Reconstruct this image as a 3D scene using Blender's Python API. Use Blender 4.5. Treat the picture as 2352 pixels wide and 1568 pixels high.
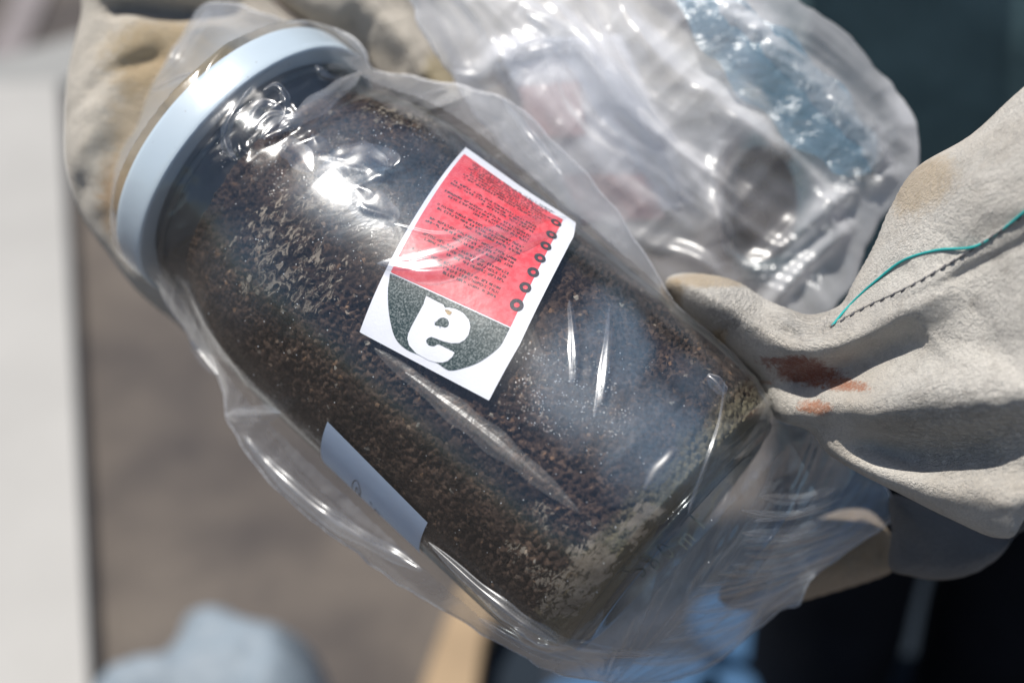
import bpy, math, random
import numpy as np
from mathutils import Vector, Matrix
random.seed(7); rng = np.random.RandomState(7)
sc = bpy.context.scene
for o in list(bpy.data.objects): bpy.data.objects.remove(o)

# ---------------------------------------------------------------- camera, sky, sun, exposure
PITCH = math.radians(40); D = 0.50; FP = 3064.0; WPX, HPX = 2352.0, 1568.0
CAM = np.array([0, 0, 1.45])
AX = np.array([1.0, 0, 0]); AU = np.array([0, math.sin(PITCH), math.cos(PITCH)]); AB = np.array([0, -math.cos(PITCH), math.sin(PITCH)])
ORG = CAM - D * AB
F = Matrix(((AX[0], AU[0], AB[0], ORG[0]), (AX[1], AU[1], AB[1], ORG[1]), (AX[2], AU[2], AB[2], ORG[2]), (0, 0, 0, 1)))
cd = bpy.data.cameras.new('camera'); cam = bpy.data.objects.new('camera', cd); sc.collection.objects.link(cam)
cam.matrix_world = Matrix.Translation(Vector(CAM)) @ F.to_3x3().to_4x4()
cd.sensor_width = 36; cd.lens = 36 * FP / WPX; cd.clip_start = 0.02; cd.clip_end = 200
cd.dof.use_dof = True; cd.dof.focus_distance = D + 0.004; cd.dof.aperture_fstop = 3.6; cd.dof.aperture_blades = 0
sc.camera = cam
sc.view_settings.view_transform = 'Standard'; sc.view_settings.look = 'None'; sc.view_settings.exposure = 0.14
SUNF = np.array([-0.26, 0.775, 0.575]); SUNF /= np.linalg.norm(SUNF)          # direction to the sun, in the working frame
SUNW = SUNF[0] * AX + SUNF[1] * AU + SUNF[2] * AB
sl = bpy.data.lights.new('sun', 'SUN'); sl.energy = 5.0; sl.angle = math.radians(0.53); sl.color = (1, 0.955, 0.89)
so = bpy.data.objects.new('sun', sl); sc.collection.objects.link(so)
so.rotation_euler = Vector(SUNW).to_track_quat('Z', 'Y').to_euler(); so.location = (0, 0, 5)
w = bpy.data.worlds.new('World'); sc.world = w; w.use_nodes = True
nt = w.node_tree; sky = nt.nodes.new('ShaderNodeTexSky'); sky.sky_type = 'NISHITA'; sky.sun_disc = False
sky.sun_elevation = math.asin(SUNW[2]); sky.sun_rotation = math.atan2(SUNW[0], SUNW[1])
bg = nt.nodes['Background']; bg.inputs['Strength'].default_value = 0.085
nt.links.new(sky.outputs[0], bg.inputs[0])
sc.render.engine = 'CYCLES'
sc.cycles.transparent_max_bounces = 40; sc.cycles.max_bounces = 10; sc.cycles.transmission_bounces = 8
sc.render.resolution_x = 1024; sc.render.resolution_y = 682

# ---------------------------------------------------------------- coordinates
def at(px, py, z=0.0):                       # a point of the photograph at depth z -> working frame
    k = (D - z) / FP
    return np.array([(px - WPX / 2) * k, -(py - HPX / 2) * k, z])
def world_dir(px, py):
    a, b = (px - WPX / 2) / FP, -(py - HPX / 2) / FP
    return a * AX + b * AU - AB
def on_plane(px, py, h):                     # where the sight line meets height h
    d = world_dir(px, py); t = (h - CAM[2]) / d[2]; return CAM + t * d
def to_world(p): return ORG + p[0] * AX + p[1] * AU + p[2] * AB

BASE = at(1556, 1243, -0.036); TOP = at(536, 347, -0.101)
AXV = TOP - BASE; LEN = np.linalg.norm(AXV); AXV = AXV / LEN
E1 = np.cross(AXV, (0, 0, 1.0)); E1 /= np.linalg.norm(E1)
if E1[0] < 0: E1 = -E1                                # across the jar, to the upper right
E2 = np.cross(AXV, E1);
if E2[2] < 0: E2 = -E2                                # out of the jar, to the camera

# ---------------------------------------------------------------- noise
def _h(ix, iy, iz, s):
    n = (ix * 73856093) ^ (iy * 19349663) ^ (iz * 83492791) ^ (s * 2654435761)
    n = (n ^ (n >> 13)) * 1274126177 & 0x7fffffff
    n = (n ^ (n >> 16)) & 0xffff
    return n / 65535.0
def vnoise(P, s=0):
    P = np.asarray(P, float); i = np.floor(P).astype(np.int64); f = P - i; f = f * f * (3 - 2 * f)
    r = 0
    for dx in (0, 1):
        for dy in (0, 1):
            for dz in (0, 1):
                wt = (f[:, 0] if dx else 1 - f[:, 0]) * (f[:, 1] if dy else 1 - f[:, 1]) * (f[:, 2] if dz else 1 - f[:, 2])
                r = r + wt * _h(i[:, 0] + dx, i[:, 1] + dy, i[:, 2] + dz, s)
    return r * 2 - 1
def fbm(P, s=0, n=4):
    r = 0; a = 1.0; t = 0
    for k in range(n):
        r = r + a * vnoise(P * 2.03 ** k, s + k * 17); t += a; a *= 0.5
    return r / t
def ridged(P, s=0, n=3):
    r = 0; a = 1.0; t = 0
    for k in range(n):
        r = r + a * (1 - 2 * np.abs(vnoise(P * 1.9 ** k, s + k * 13))); t += a; a *= 0.55
    return r / t
def worley(P, s=0):
    P = np.asarray(P, float); i = np.floor(P).astype(np.int64); best = np.full(len(P), 9.0)
    for dx in (-1, 0, 1):
        for dy in (-1, 0, 1):
            for dz in (-1, 0, 1):
                c = i + (dx, dy, dz)
                q = np.stack([c[:, k] + _h(c[:, 0], c[:, 1], c[:, 2], s + 5 * k) for k in range(3)], 1)
                best = np.minimum(best, ((q - P) ** 2).sum(1))
    return np.sqrt(best)

# ---------------------------------------------------------------- materials
def mat(name):
    m = bpy.data.materials.new(name); m.use_nodes = True; t = m.node_tree; t.nodes.clear()
    out = t.nodes.new('ShaderNodeOutputMaterial'); return m, t, out
def N(t, kind, **kw):
    n = t.nodes.new(kind)
    for k, v in kw.items():
        if k.startswith('_'): setattr(n, k[1:], v)
        else:
            key = k.replace('__', ' ')
            n.inputs[int(key[1:]) if key[0] == 'i' and key[1:].isdigit() else key].default_value = v
    return n
def L(t, a, b): t.links.new(a, b)
def ramp(t, src, stops):
    r = t.nodes.new('ShaderNodeValToRGB'); e = r.color_ramp.elements
    while len(e) < len(stops): e.new(0.5)
    for k, (p, c) in enumerate(stops):
        e[k].position = p; e[k].color = (c[0], c[1], c[2], 1) if hasattr(c, '__len__') else (c, c, c, 1)
    L(t, src, r.inputs[0]); return r.outputs[0]
def math_(t, op, a, b=None, clamp=False):
    n = t.nodes.new('ShaderNodeMath'); n.operation = op; n.use_clamp = clamp
    for k, v in ((0, a), (1, b)):
        if v is None: continue
        if isinstance(v, (int, float)): n.inputs[k].default_value = v
        else: L(t, v, n.inputs[k])
    return n.outputs[0]
def mixc(t, fac, a, b):
    n = t.nodes.new('ShaderNodeMix'); n.data_type = 'RGBA'
    for k, v in ((0, fac), (6, a), (7, b)):
        if isinstance(v, (int, float)): n.inputs[k].default_value = v
        elif isinstance(v, tuple): n.inputs[k].default_value = (*v, 1)
        else: L(t, v, n.inputs[k])
    return n.outputs[2]
def noise(t, scale, detail=4, rough=0.55, vec=None, dist=0.0):
    n = N(t, 'ShaderNodeTexNoise', Scale=scale, Detail=detail, Roughness=rough, Distortion=dist)
    if vec is not None: L(t, vec, n.inputs['Vector'])
    return n.outputs[0]
def objco(t, scale=None, rot=None):
    c = t.nodes.new('ShaderNodeTexCoord').outputs['Object']
    if scale is None: return c
    m = t.nodes.new('ShaderNodeMapping'); m.inputs['Scale'].default_value = scale
    if rot: m.inputs['Rotation'].default_value = rot
    L(t, c, m.inputs[0]); return m.outputs[0]
def bump(t, h, strength, dist):
    b = N(t, 'ShaderNodeBump', Strength=strength, Distance=dist); L(t, h, b.inputs['Height']); return b.outputs[0]
def spot(t, co, c, rad, soft=1.0, warp=None):    # 1 inside a blob round point c (own shape of a stain or painted haze)
    v = t.nodes.new('ShaderNodeVectorMath'); v.operation = 'SUBTRACT'; L(t, co, v.inputs[0]); v.inputs[1].default_value = c
    m = t.nodes.new('ShaderNodeVectorMath'); m.operation = 'DIVIDE'; L(t, v.outputs[0], m.inputs[0]); m.inputs[1].default_value = rad
    l = t.nodes.new('ShaderNodeVectorMath'); l.operation = 'LENGTH'; L(t, m.outputs[0], l.inputs[0])
    x = l.outputs['Value']
    if warp is not None: x = math_(t, 'ADD', x, warp)
    mr = N(t, 'ShaderNodeMapRange'); mr.inputs['From Min'].default_value = 1.0 + soft * .5; mr.inputs['From Max'].default_value = 1.0 - soft * .5
    mr.interpolation_type = 'SMOOTHSTEP'
    L(t, x, mr.inputs['Value']); return mr.outputs[0]
def simple(name, col, rough=0.5, spec=0.5, var=0.0, scale=20, bumps=0.0, bscale=200, metal=0):
    m, t, out = mat(name); p = N(t, 'ShaderNodeBsdfPrincipled', Roughness=rough, Metallic=metal)
    p.inputs['Specular IOR Level'].default_value = spec
    p.inputs['Base Color'].default_value = (*col, 1)
    if var:
        n = noise(t, scale, 6, 0.6, objco(t))
        c = ramp(t, n, [(0.3, tuple(x * (1 - var) for x in col)), (0.7, tuple(min(1, x * (1 + var)) for x in col))])
        L(t, c, p.inputs['Base Color'])
    if bumps:
        L(t, bump(t, noise(t, bscale, 5, 0.6, objco(t)), bumps, 0.001), p.inputs['Normal'])
    L(t, p.outputs[0], out.inputs[0]); return m

def film_material(name, haze, rough=0.2, tint=(0.96, 0.97, 0.98), milk=(0.78, 0.80, 0.84), gain=1.5, crinkle=0.10, cscale=35, wide=0.35, sky_haze=(), clear=(), tail=0.0):
    m, t, out = mat(name); co = objco(t)
    n1 = noise(t, cscale, 4, 0.6, co, 0.6); n2 = noise(t, 2600, 2, 0.5, co)
    h = math_(t, 'ADD', math_(t, 'MULTIPLY', n1, 1.0), math_(t, 'MULTIPLY', n2, 0.03))
    nor = bump(t, h, crinkle, 0.004)
    tr = N(t, 'ShaderNodeBsdfTransparent', Color=(*tint, 1))
    df = N(t, 'ShaderNodeBsdfDiffuse', Color=(*milk, 1)); L(t, nor, df.inputs['Normal'])
    tl = N(t, 'ShaderNodeBsdfTranslucent', Color=(*milk, 1)); L(t, nor, tl.inputs['Normal'])
    mk = N(t, 'ShaderNodeMixShader', Fac=0.5); L(t, df.outputs[0], mk.inputs[1]); L(t, tl.outputs[0], mk.inputs[2])
    lw = N(t, 'ShaderNodeLayerWeight', Blend=0.35)
    base = ramp(t, noise(t, 25, 5, 0.6, co), [(0.3, haze * 0.7), (0.75, haze * 1.35)])
    dust = ramp(t, noise(t, 900, 2, 0.5, co), [(0.70, 0.0), (0.77, haze * 1.0)])
    hz = math_(t, 'ADD', base, math_(t, 'MULTIPLY', lw.outputs['Facing'], haze * 2.2), True)
    hz = math_(t, 'ADD', hz, dust, True)
    if tail:                                       # the film hangs double below the jar's base
        dt = t.nodes.new('ShaderNodeVectorMath'); dt.operation = 'DOT_PRODUCT'; L(t, co, dt.inputs[0]); dt.inputs[1].default_value = tuple(AXV)
        tm = N(t, 'ShaderNodeMapRange'); off_ = float((at(1100, 1450, -0.07) - BASE) @ AXV); tm.inputs['From Min'].default_value = -0.001 - off_; tm.inputs['From Max'].default_value = -0.030 - off_; L(t, dt.outputs['Value'], tm.inputs['Value'])
        hz = math_(t, 'ADD', hz, math_(t, 'MULTIPLY', tm.outputs[0], tail), True)
    for c_, rad_, a_ in clear:
        wn_ = math_(t, 'MULTIPLY', math_(t, 'SUBTRACT', noise(t, 40, 3, 0.6, co), 0.5), .8)
        hz = math_(t, 'MULTIPLY', hz, math_(t, 'SUBTRACT', 1.0, math_(t, 'MULTIPLY', spot(t, co, c_, rad_, 0.7, wn_), a_)))
    if sky_haze:  # sky reflection painted as spots of haze
        wn = math_(t, 'MULTIPLY', math_(t, 'SUBTRACT', noise(t, 45, 5, 0.6, co, 0.6), 0.5), 1.3); skyh_ = None
        for c_, rad_, a_ in sky_haze:
            sp_ = math_(t, 'MULTIPLY', spot(t, co, c_, rad_, 0.9, wn), a_); skyh_ = sp_ if skyh_ is None else math_(t, 'MAXIMUM', skyh_, sp_)
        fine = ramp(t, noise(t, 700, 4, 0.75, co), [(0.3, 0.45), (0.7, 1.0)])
        hz = math_(t, 'ADD', hz, math_(t, 'MULTIPLY', skyh_, fine), True)
    s1 = N(t, 'ShaderNodeMixShader'); L(t, hz, s1.inputs[0]); L(t, tr.outputs[0], s1.inputs[1]); L(t, mk.outputs[0], s1.inputs[2])
    ga = N(t, 'ShaderNodeBsdfGlossy', Roughness=rough, Color=(1, 1, 1, 1)); L(t, nor, ga.inputs['Normal'])
    gb = N(t, 'ShaderNodeBsdfGlossy', Roughness=0.36, Color=(1, 1, 1, 1)); L(t, nor, gb.inputs['Normal'])
    gl = N(t, 'ShaderNodeMixShader', Fac=wide); L(t, ga.outputs[0], gl.inputs[1]); L(t, gb.outputs[0], gl.inputs[2])
    fg = N(t, 'ShaderNodeLayerWeight', Blend=0.5); L(t, nor, fg.inputs['Normal'])
    f = math_(t, 'ADD', math_(t, 'MULTIPLY', math_(t, 'POWER', fg.outputs['Facing'], 4.5), 0.75), 0.043 * gain, True)
    s2 = N(t, 'ShaderNodeMixShader'); L(t, f, s2.inputs[0]); L(t, s1.outputs[0], s2.inputs[1]); L(t, gl.outputs[0], s2.inputs[2])
    L(t, s2.outputs[0], out.inputs[0]); return m

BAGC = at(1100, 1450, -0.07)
def haze_at(px, py, z=0.0): return tuple(at(px, py, z) - BAGC)
SKY_HAZE = [(haze_at(1330, 880), (.018, .022, .05), .24), (haze_at(1490, 1010), (.023, .021, .05), .28), (haze_at(1400, 800), (.014, .02, .05), .26), (haze_at(860, 420), (.028, .022, .05), .22), (haze_at(980, 350, -.02), (.02, .012, .05), .12), (haze_at(780, 330, -.02), (.016, .014, .05), .12), (haze_at(1560, 900, -.02), (.012, .016, .05), .14), (haze_at(560, 640, -.02), (.02, .02, .05), .06)]  # sky reflection and shoulder sheen painted as pale haze in the film
M_FILM = film_material('clear_film', 0.005, rough=0.21, wide=0.25, gain=1.5, milk=(0.46, 0.66, 0.88), sky_haze=SKY_HAZE, tail=0.22)  # bluish milk gives the painted haze its sky tint
M_FILM_SIDE = film_material('hazy_film', 0.12, rough=0.2)
M_FILM_TAIL = film_material('tail_film', 0.21, rough=0.22, crinkle=0.2, cscale=60, gain=1.6)
M_FOLD = film_material('fold_clear', 0.012, rough=0.24, gain=3.2, crinkle=0.03)
M_LIGHTBAND = film_material('light_band_film', 0.05, rough=0.34, gain=1.0, crinkle=0.15, cscale=140, milk=(0.90, 0.80, 0.66))  # warm band of light painted as milky film
M_FOLDM = film_material('fold_milky', 0.10, rough=0.24, gain=2.0, crinkle=0.03)
M_FILM_END = film_material('milky_film', 0.56, rough=0.30, crinkle=0.10, cscale=45, gain=1.5, clear=[(tuple(at(1745, 465, -.10) - at(1100, 1450, -.07)), (.019, .028, .08), .68), (tuple(at(1580, 600, -.10) - at(1100, 1450, -.07)), (.03, .02, .08), .6), (tuple(at(1900, 180, -.10) - at(1100, 1450, -.07)), (.03, .05, .08), .55)], milk=(0.86, 0.87, 0.89))
M_FILM_BACK = film_material('back_film', 0.10, rough=0.25, crinkle=0.2)
M_SEAM = film_material('film_edge', 0.55, rough=0.25, gain=2.0, crinkle=0.02)

def glass_material():
    m, t, out = mat('jar_glass'); co = objco(t)
    lw = N(t, 'ShaderNodeLayerWeight', Blend=0.5)
    tint = ramp(t, lw.outputs['Facing'], [(0.0, (0.95, 0.96, 0.96)), (0.75, (0.82, 0.85, 0.86)), (1.0, (0.48, 0.55, 0.57))])
    tr = N(t, 'ShaderNodeBsdfTransparent'); L(t, tint, tr.inputs[0])
    drops = N(t, 'ShaderNodeTexVoronoi', Scale=900.0, Randomness=1.0); L(t, co, drops.inputs['Vector'])
    dm = ramp(t, drops.outputs['Distance'], [(0.0, 1.0), (0.32, 0.0)])
    region = ramp(t, noise(t, 22, 3, 0.6, co), [(0.46, 0.0), (0.6, 1.0)])
    nor = bump(t, math_(t, 'ADD', math_(t, 'MULTIPLY', dm, region), math_(t, 'MULTIPLY', noise(t, 18, 2, 0.5, co), 0.25)), 0.3, 0.0008)
    gl = N(t, 'ShaderNodeBsdfGlossy', Roughness=0.14); L(t, nor, gl.inputs['Normal'])
    f2 = N(t, 'ShaderNodeLayerWeight', Blend=0.5); L(t, nor, f2.inputs['Normal']); f2v = math_(t, 'ADD', math_(t, 'MULTIPLY', math_(t, 'POWER', f2.outputs['Facing'], 5.0), 0.8), 0.045, True)
    s = N(t, 'ShaderNodeMixShader'); L(t, f2v, s.inputs[0]); L(t, tr.outputs[0], s.inputs[1]); L(t, gl.outputs[0], s.inputs[2])
    L(t, s.outputs[0], out.inputs[0]); return m
M_GLASS = glass_material()

# ---------------------------------------------------------------- object helpers
COL = sc.collection
def empty(name, c, label, cat, group=None, frame=True):
    o = bpy.data.objects.new(name, None); COL.objects.link(o); o.empty_display_size = 0.02
    o.matrix_world = (F @ Matrix.Translation(Vector(c))) if frame else Matrix.Translation(Vector(c))
    o['label'] = label; o['category'] = cat; o['_c'] = [float(x) for x in c]
    if group: o['group'] = group
    return o
def mk(name, V, Fc, m, parent=None, off=None, smooth=True, label=None, frame=True):
    """mesh object; V in frame (or world) coordinates; off = origin to subtract"""
    V = np.asarray(V, float)
    root = parent
    while root is not None and root.parent is not None: root = root.parent
    c = np.array(root['_c']) if root is not None else (np.array(off) if off is not None else np.zeros(3))
    me = bpy.data.meshes.new(name)
    Vl = (V - c).astype(np.float32)
    if isinstance(Fc, np.ndarray):
        n, k = Fc.shape
        me.vertices.add(len(Vl)); me.vertices.foreach_set('co', Vl.ravel())
        me.loops.add(n * k); me.loops.foreach_set('vertex_index', Fc.astype(np.int32).ravel())
        me.polygons.add(n); me.polygons.foreach_set('loop_start', np.arange(0, n * k, k, dtype=np.int32))
        me.update(calc_edges=True); me.validate()
    else:
        me.from_pydata([tuple(v) for v in Vl.tolist()], [], Fc); me.update()
    if smooth: me.polygons.foreach_set('use_smooth', [True] * len(me.polygons))
    me.materials.append(m)
    o = bpy.data.objects.new(name, me); COL.objects.link(o)
    if parent is not None: o.parent = parent
    else: o.matrix_world = (F @ Matrix.Translation(Vector(c))) if frame else Matrix.Translation(Vector(c))
    if label: o['label'] = label
    return o
def catmull(pts, n=6, closed=True):
    P = np.asarray(pts, float); K = len(P); out = []
    rngk = range(K) if closed else range(K - 1)
    for i in rngk:
        p0, p1, p2, p3 = (P[(i - 1) % K], P[i], P[(i + 1) % K], P[(i + 2) % K]) if closed else (P[max(i - 1, 0)], P[i], P[i + 1], P[min(i + 2, K - 1)])
        for k in range(n):
            t = k / n
            out.append(0.5 * (2 * p1 + (p2 - p0) * t + (2 * p0 - 5 * p1 + 4 * p2 - p3) * t * t + (3 * p1 - p0 - 3 * p2 + p3) * t ** 3))
    if not closed: out.append(P[-1])
    return np.array(out)
def seg_dist(X, poly, closed=False):
    """distance of points X(N,2) to polyline and nearest point, and parameter 0..1 along it"""
    P = np.asarray(poly, float); Q = np.vstack([P, P[:1]]) if closed else P
    best = np.full(len(X), 1e9); near = np.zeros((len(X), 2)); par = np.zeros(len(X)); n = len(Q) - 1
    for i in range(n):
        a, b = Q[i], Q[i + 1]; d = b - a; l2 = (d ** 2).sum() + 1e-18
        t = np.clip(((X - a) @ d) / l2, 0, 1); q = a + t[:, None] * d
        dd = ((X - q) ** 2).sum(1); k = dd < best
        best[k] = dd[k]; near[k] = q[k]; par[k] = (i + t[k]) / n
    return np.sqrt(best), near, par
def inside(X, poly):
    P = np.asarray(poly); r = np.zeros(len(X), bool); j = len(P) - 1
    for i in range(len(P)):
        a, b = P[i], P[j]
        c = ((a[1] > X[:, 1]) != (b[1] > X[:, 1]))
        with np.errstate(divide='ignore', invalid='ignore'):
            xx = (b[0] - a[0]) * (X[:, 1] - a[1]) / (b[1] - a[1] + 1e-30) + a[0]
        r ^= c & (X[:, 0] < xx); j = i
    return r
def region_grid(poly, h):
    """grid over a closed outline, boundary vertices snapped to it: xy, quads, on-boundary mask"""
    lo = poly.min(0) - 2 * h; hi = poly.max(0) + 2 * h
    nx = int((hi[0] - lo[0]) / h) + 1; ny = int((hi[1] - lo[1]) / h) + 1
    gx, gy = np.meshgrid(lo[0] + h * np.arange(nx), lo[1] + h * np.arange(ny)); X = np.stack([gx.ravel(), gy.ravel()], 1)
    ins = inside(X, poly)
    idx = np.arange(nx * ny).reshape(ny, nx)
    q = np.stack([idx[:-1, :-1].ravel(), idx[:-1, 1:].ravel(), idx[1:, 1:].ravel(), idx[1:, :-1].ravel()], 1)
    keep = ins[q].any(1); q = q[keep]
    used = np.unique(q); bd = used[~ins[used]]
    _, near, _ = seg_dist(X[bd], poly, True); X[bd] = near
    remap = -np.ones(nx * ny, int); remap[used] = np.arange(len(used))
    b = np.zeros(nx * ny, bool); b[bd] = True
    return X[used], remap[q], b[used]
def shell(X, q, b, zf, zb):
    """closed shell out of a front and a back height over one grid"""
    n = len(X); V1 = np.column_stack([X, zf]); nb = ~b
    mp = np.arange(n); mp[nb] = n + np.arange(nb.sum())
    V2 = np.column_stack([X[nb], zb[nb]])
    return np.vstack([V1, V2]), np.vstack([q, mp[q[:, ::-1]]])
def ridge_sum(X, ridges, zref):
    r = np.zeros(len(X))
    for pts, amp, wd in ridges:
        pl = np.array([at(p[0], p[1], zref)[:2] for p in pts]); pl = catmull(pl, 5, False) if len(pl) > 2 else pl
        d, _, par = seg_dist(X, pl)
        taper = np.sin(np.clip(par, 0, 1) * math.pi) ** 0.5 * 0.8 + 0.2
        r += amp * taper * np.exp(-(d / wd) ** 2)
    return r
def poly_at(pts, z, n=6):
    return catmull(np.array([at(p[0], p[1], z)[:2] for p in pts]), n)
def tube(pts, r, sides=6, closed=False, cap=True):
    P = np.asarray(pts, float); K = len(P); V = []; Fs = []
    rr = np.full(K, r) if np.isscalar(r) else np.asarray(r)
    for i in range(K):
        a = P[(i - 1) % K] if closed or i > 0 else P[i]; c = P[(i + 1) % K] if closed or i < K - 1 else P[i]
        tdir = c - a; tdir = tdir / (np.linalg.norm(tdir) + 1e-12)
        u = np.cross(tdir, (0, 0, 1.0)); u = u / (np.linalg.norm(u) + 1e-9) if np.linalg.norm(u) > 1e-6 else np.array([1.0, 0, 0]); v = np.cross(tdir, u)
        for s in range(sides):
            an = 2 * math.pi * s / sides; V.append(P[i] + rr[i] * (math.cos(an) * u + math.sin(an) * v))
    for i in range(K if closed else K - 1):
        j = (i + 1) % K
        for s in range(sides): Fs.append((i * sides + s, i * sides + (s + 1) % sides, j * sides + (s + 1) % sides, j * sides + s))
    if not closed and cap:
        Fs.append(tuple(range(sides))[::-1]); Fs.append(tuple((K - 1) * sides + s for s in range(sides)))
    return V, Fs

# ---------------------------------------------------------------- the jar
R = 0.0722
PROF = [(0.0, .052), (0.003, .061), (0.009, .0672), (0.018, .0710), (0.030, R), (0.175, R), (0.188, .0716), (0.201, .0692), (0.213, .0652), (0.223, .0616), (0.230, .0600), (0.262, .0600)]
PS = np.array([p[0] for p in PROF]); PR = np.array([p[1] for p in PROF])
def prof(s): return np.interp(s, PS, PR)
def jarpt(s, th, r):                                  # th=0 faces the camera, positive to the upper right
    s, th, r = np.broadcast_arrays(np.asarray(s, float), th, r)
    return BASE + s[..., None] * AXV + (r * np.sin(th))[..., None] * E1 + (r * np.cos(th))[..., None] * E2
def pix2jar(px, py, r=R):
    o = np.array([0, 0, D]); d = at(px, py, 0) - o; d /= np.linalg.norm(d)
    rel = o - BASE; dp = d - (d @ AXV) * AXV; rp = rel - (rel @ AXV) * AXV
    a, b, c = dp @ dp, 2 * dp @ rp, rp @ rp - r * r; disc = max(b * b - 4 * a * c, 0)
    x = o + (-b - math.sqrt(disc)) / (2 * a) * d - BASE
    return x @ AXV, math.atan2(x @ E1, x @ E2)
def lathe(profile, nth, th0=0.0):
    P = np.asarray(profile, float); K = len(P); th = np.arange(nth) * 2 * math.pi / nth + th0
    S, T = np.meshgrid(P[:, 0], th, indexing='ij'); RR = np.repeat(P[:, 1][:, None], nth, 1)
    V = jarpt(S, T, RR).reshape(-1, 3)
    i = np.arange(K - 1)[:, None] * nth + np.arange(nth)[None, :]; j = np.arange(K - 1)[:, None] * nth + (np.arange(nth)[None, :] + 1) % nth
    q = np.stack([i, j, j + nth, i + nth], -1).reshape(-1, 4)
    return V, q

jar = empty('glass_jar', BASE, 'large glass jar of dark soil with white lid and red label inside the bag', 'jar')
pr = [(0.004, 0.0005), (0.004, 0.040), (0.0, 0.046)] + [(s, prof(s)) for s in np.concatenate([np.linspace(0, 0.03, 14), np.linspace(0.04, 0.17, 14), np.linspace(0.175, 0.247, 30)])]
V, q = lathe(pr, 160); body = mk('jar_body', V, q, M_GLASS, jar)
# neck ring and heel ring
def ring(name, s, r, rad, m, parent):
    th = np.linspace(0, 2 * math.pi, 97)[:-1]; P = jarpt(s, th, r); V, f = tube(P, rad, 8, True); return mk(name, V, f, m, parent)
ring('neck_ring', 0.2385, 0.0612, 0.0017, M_GLASS, jar)
ring('heel_rim', 0.0035, 0.0585, 0.0022, M_GLASS, jar)

def lid_material():
    m, t, out = mat('lid_white'); co = objco(t)
    p = N(t, 'ShaderNodeBsdfPrincipled', Roughness=0.4); p.inputs['Specular IOR Level'].default_value = 0.5
    spk = ramp(t, noise(t, 420, 2, 0.5, co), [(0.745, (0.50, 0.575, 0.625)), (0.77, (0.25, 0.25, 0.25))])
    c = mixc(t, ramp(t, noise(t, 30, 4, 0.6, co), [(0.35, 0.0), (0.75, 0.12)]), spk, (0.60, 0.68, 0.73))
    L(t, c, p.inputs['Base Color']); L(t, bump(t, noise(t, 60, 2, 0.5, co), 0.12, 0.002), p.inputs['Normal'])
    L(t, p.outputs[0], out.inputs[0]); return m
M_LID = lid_material()
RL = 0.0682
lp = [(0.2435, .0600), (0.2432, .0665), (0.2436, .0680), (0.2444, RL + .0002), (0.2465, RL + .0003), (0.2560, RL), (0.2590, .0675), (0.2605, .0655), (0.2612, .0635), (0.2605, .0600), (0.2600, .030), (0.26, .0005)]
P2 = catmull(np.array(lp), 4, False); V, q = lathe(P2, 200); mk('lid', V, q, M_LID, jar)

# ---------------------------------------------------------------- the label on the jar
M_PAPER = simple('white_paper', (0.78, 0.78, 0.82), 0.65, 0.3, 0.04, 90, 0.15, 900)
def print_mat(name, c1, c2, sc_, lo=.4, hi=.6):
    m, t, out = mat(name); p = N(t, 'ShaderNodeBsdfPrincipled', Roughness=0.6); p.inputs['Specular IOR Level'].default_value = 0.3
    L(t, ramp(t, noise(t, sc_, 3, 0.7, objco(t)), [(lo, c1), (hi, c2)]), p.inputs['Base Color']); L(t, p.outputs[0], out.inputs[0]); return m
M_RED = print_mat('red_print', (0.72, 0.07, 0.09), (0.80, 0.14, 0.16), 260)
M_DARKP = print_mat('dark_print', (0.008, 0.028, 0.026), (0.30, 0.33, 0.32), 1300, .46, .72)
M_INK = print_mat('ink_print', (0.03, 0.035, 0.04), (0.10, 0.09, 0.10), 2500)
RLAB = R + 0.0008
def surf_patch(poly_st, holes, r, m, name, parent, h=0.0012, lift=None):
    """a flat printed or paper patch wrapped on the jar; outline in (arc, s)"""
    poly = np.asarray(poly_st); X, qd, b = region_grid(poly, h)
    if holes is not None:
        for hp in holes:
            kin = inside(X[qd].mean(1), hp); qd = qd[~kin]
            on = np.unique(qd); dd, near, _ = seg_dist(X[on], hp, True); sel = (dd < h * 0.9) ; X[on[sel]] = near[sel]
    rr = np.full(len(X), r) if lift is None else r + lift(X)
    V = jarpt(X[:, 1], X[:, 0] / RLAB, rr)
    return mk(name, V, qd, m, parent)
def st(px, py):
    s, th = pix2jar(px, py, RLAB); return (th * RLAB, s)
def k1(cx, cy): return ((850 + cx / 2.34) * .9408, (330 + cy / 2.34) * .9408)
def k2(cx, cy): return ((1050 + cx / 3.919) * .9408, (360 + cy / 3.919) * .9408)
def k4(cx, cy): return ((980 + cx / 5.2267) * .9408, (600 + cy / 5.2267) * .9408)
def densify(p, h=0.002):
    P = np.asarray(p); out = []
    for a, b in zip(P, np.roll(P, -1, 0)):
        n = max(1, int(np.linalg.norm(b - a) / h))
        for k in range(n): out.append(a + (b - a) * k / n)
    return np.array(out)
lab_px = [(672, 70), (1200, 450), (1283, 520), (1280, 590), (980, 1195), (805, 1515), (65, 1125)]
lab = densify([st(*k1(*p)) for p in lab_px])
cornerB = np.array(st(*k1(1283, 530)))
def lift(X):                                    # the right-hand corner stands a little off the jar
    d = np.linalg.norm(X - cornerB, axis=1); return 0.0022 * np.clip(1 - d / 0.03, 0, 1) ** 1.6
def surf(*a, **k): return surf_patch(*a, lift=lift, **k)
paper = surf(lab, None, RLAB, M_PAPER, 'paper_label', jar, h=0.0014)
paper['label'] = 'white paper label with red panel and black emblem, stuck on upside down'
red = densify([st(*k1(*p)) for p in [(662, 108), (1150, 458), (1216, 500), (928, 1096), (243, 783)]])
surf(red, None, RLAB + .00012, M_RED, 'red_panel', paper, h=0.0014)
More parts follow.
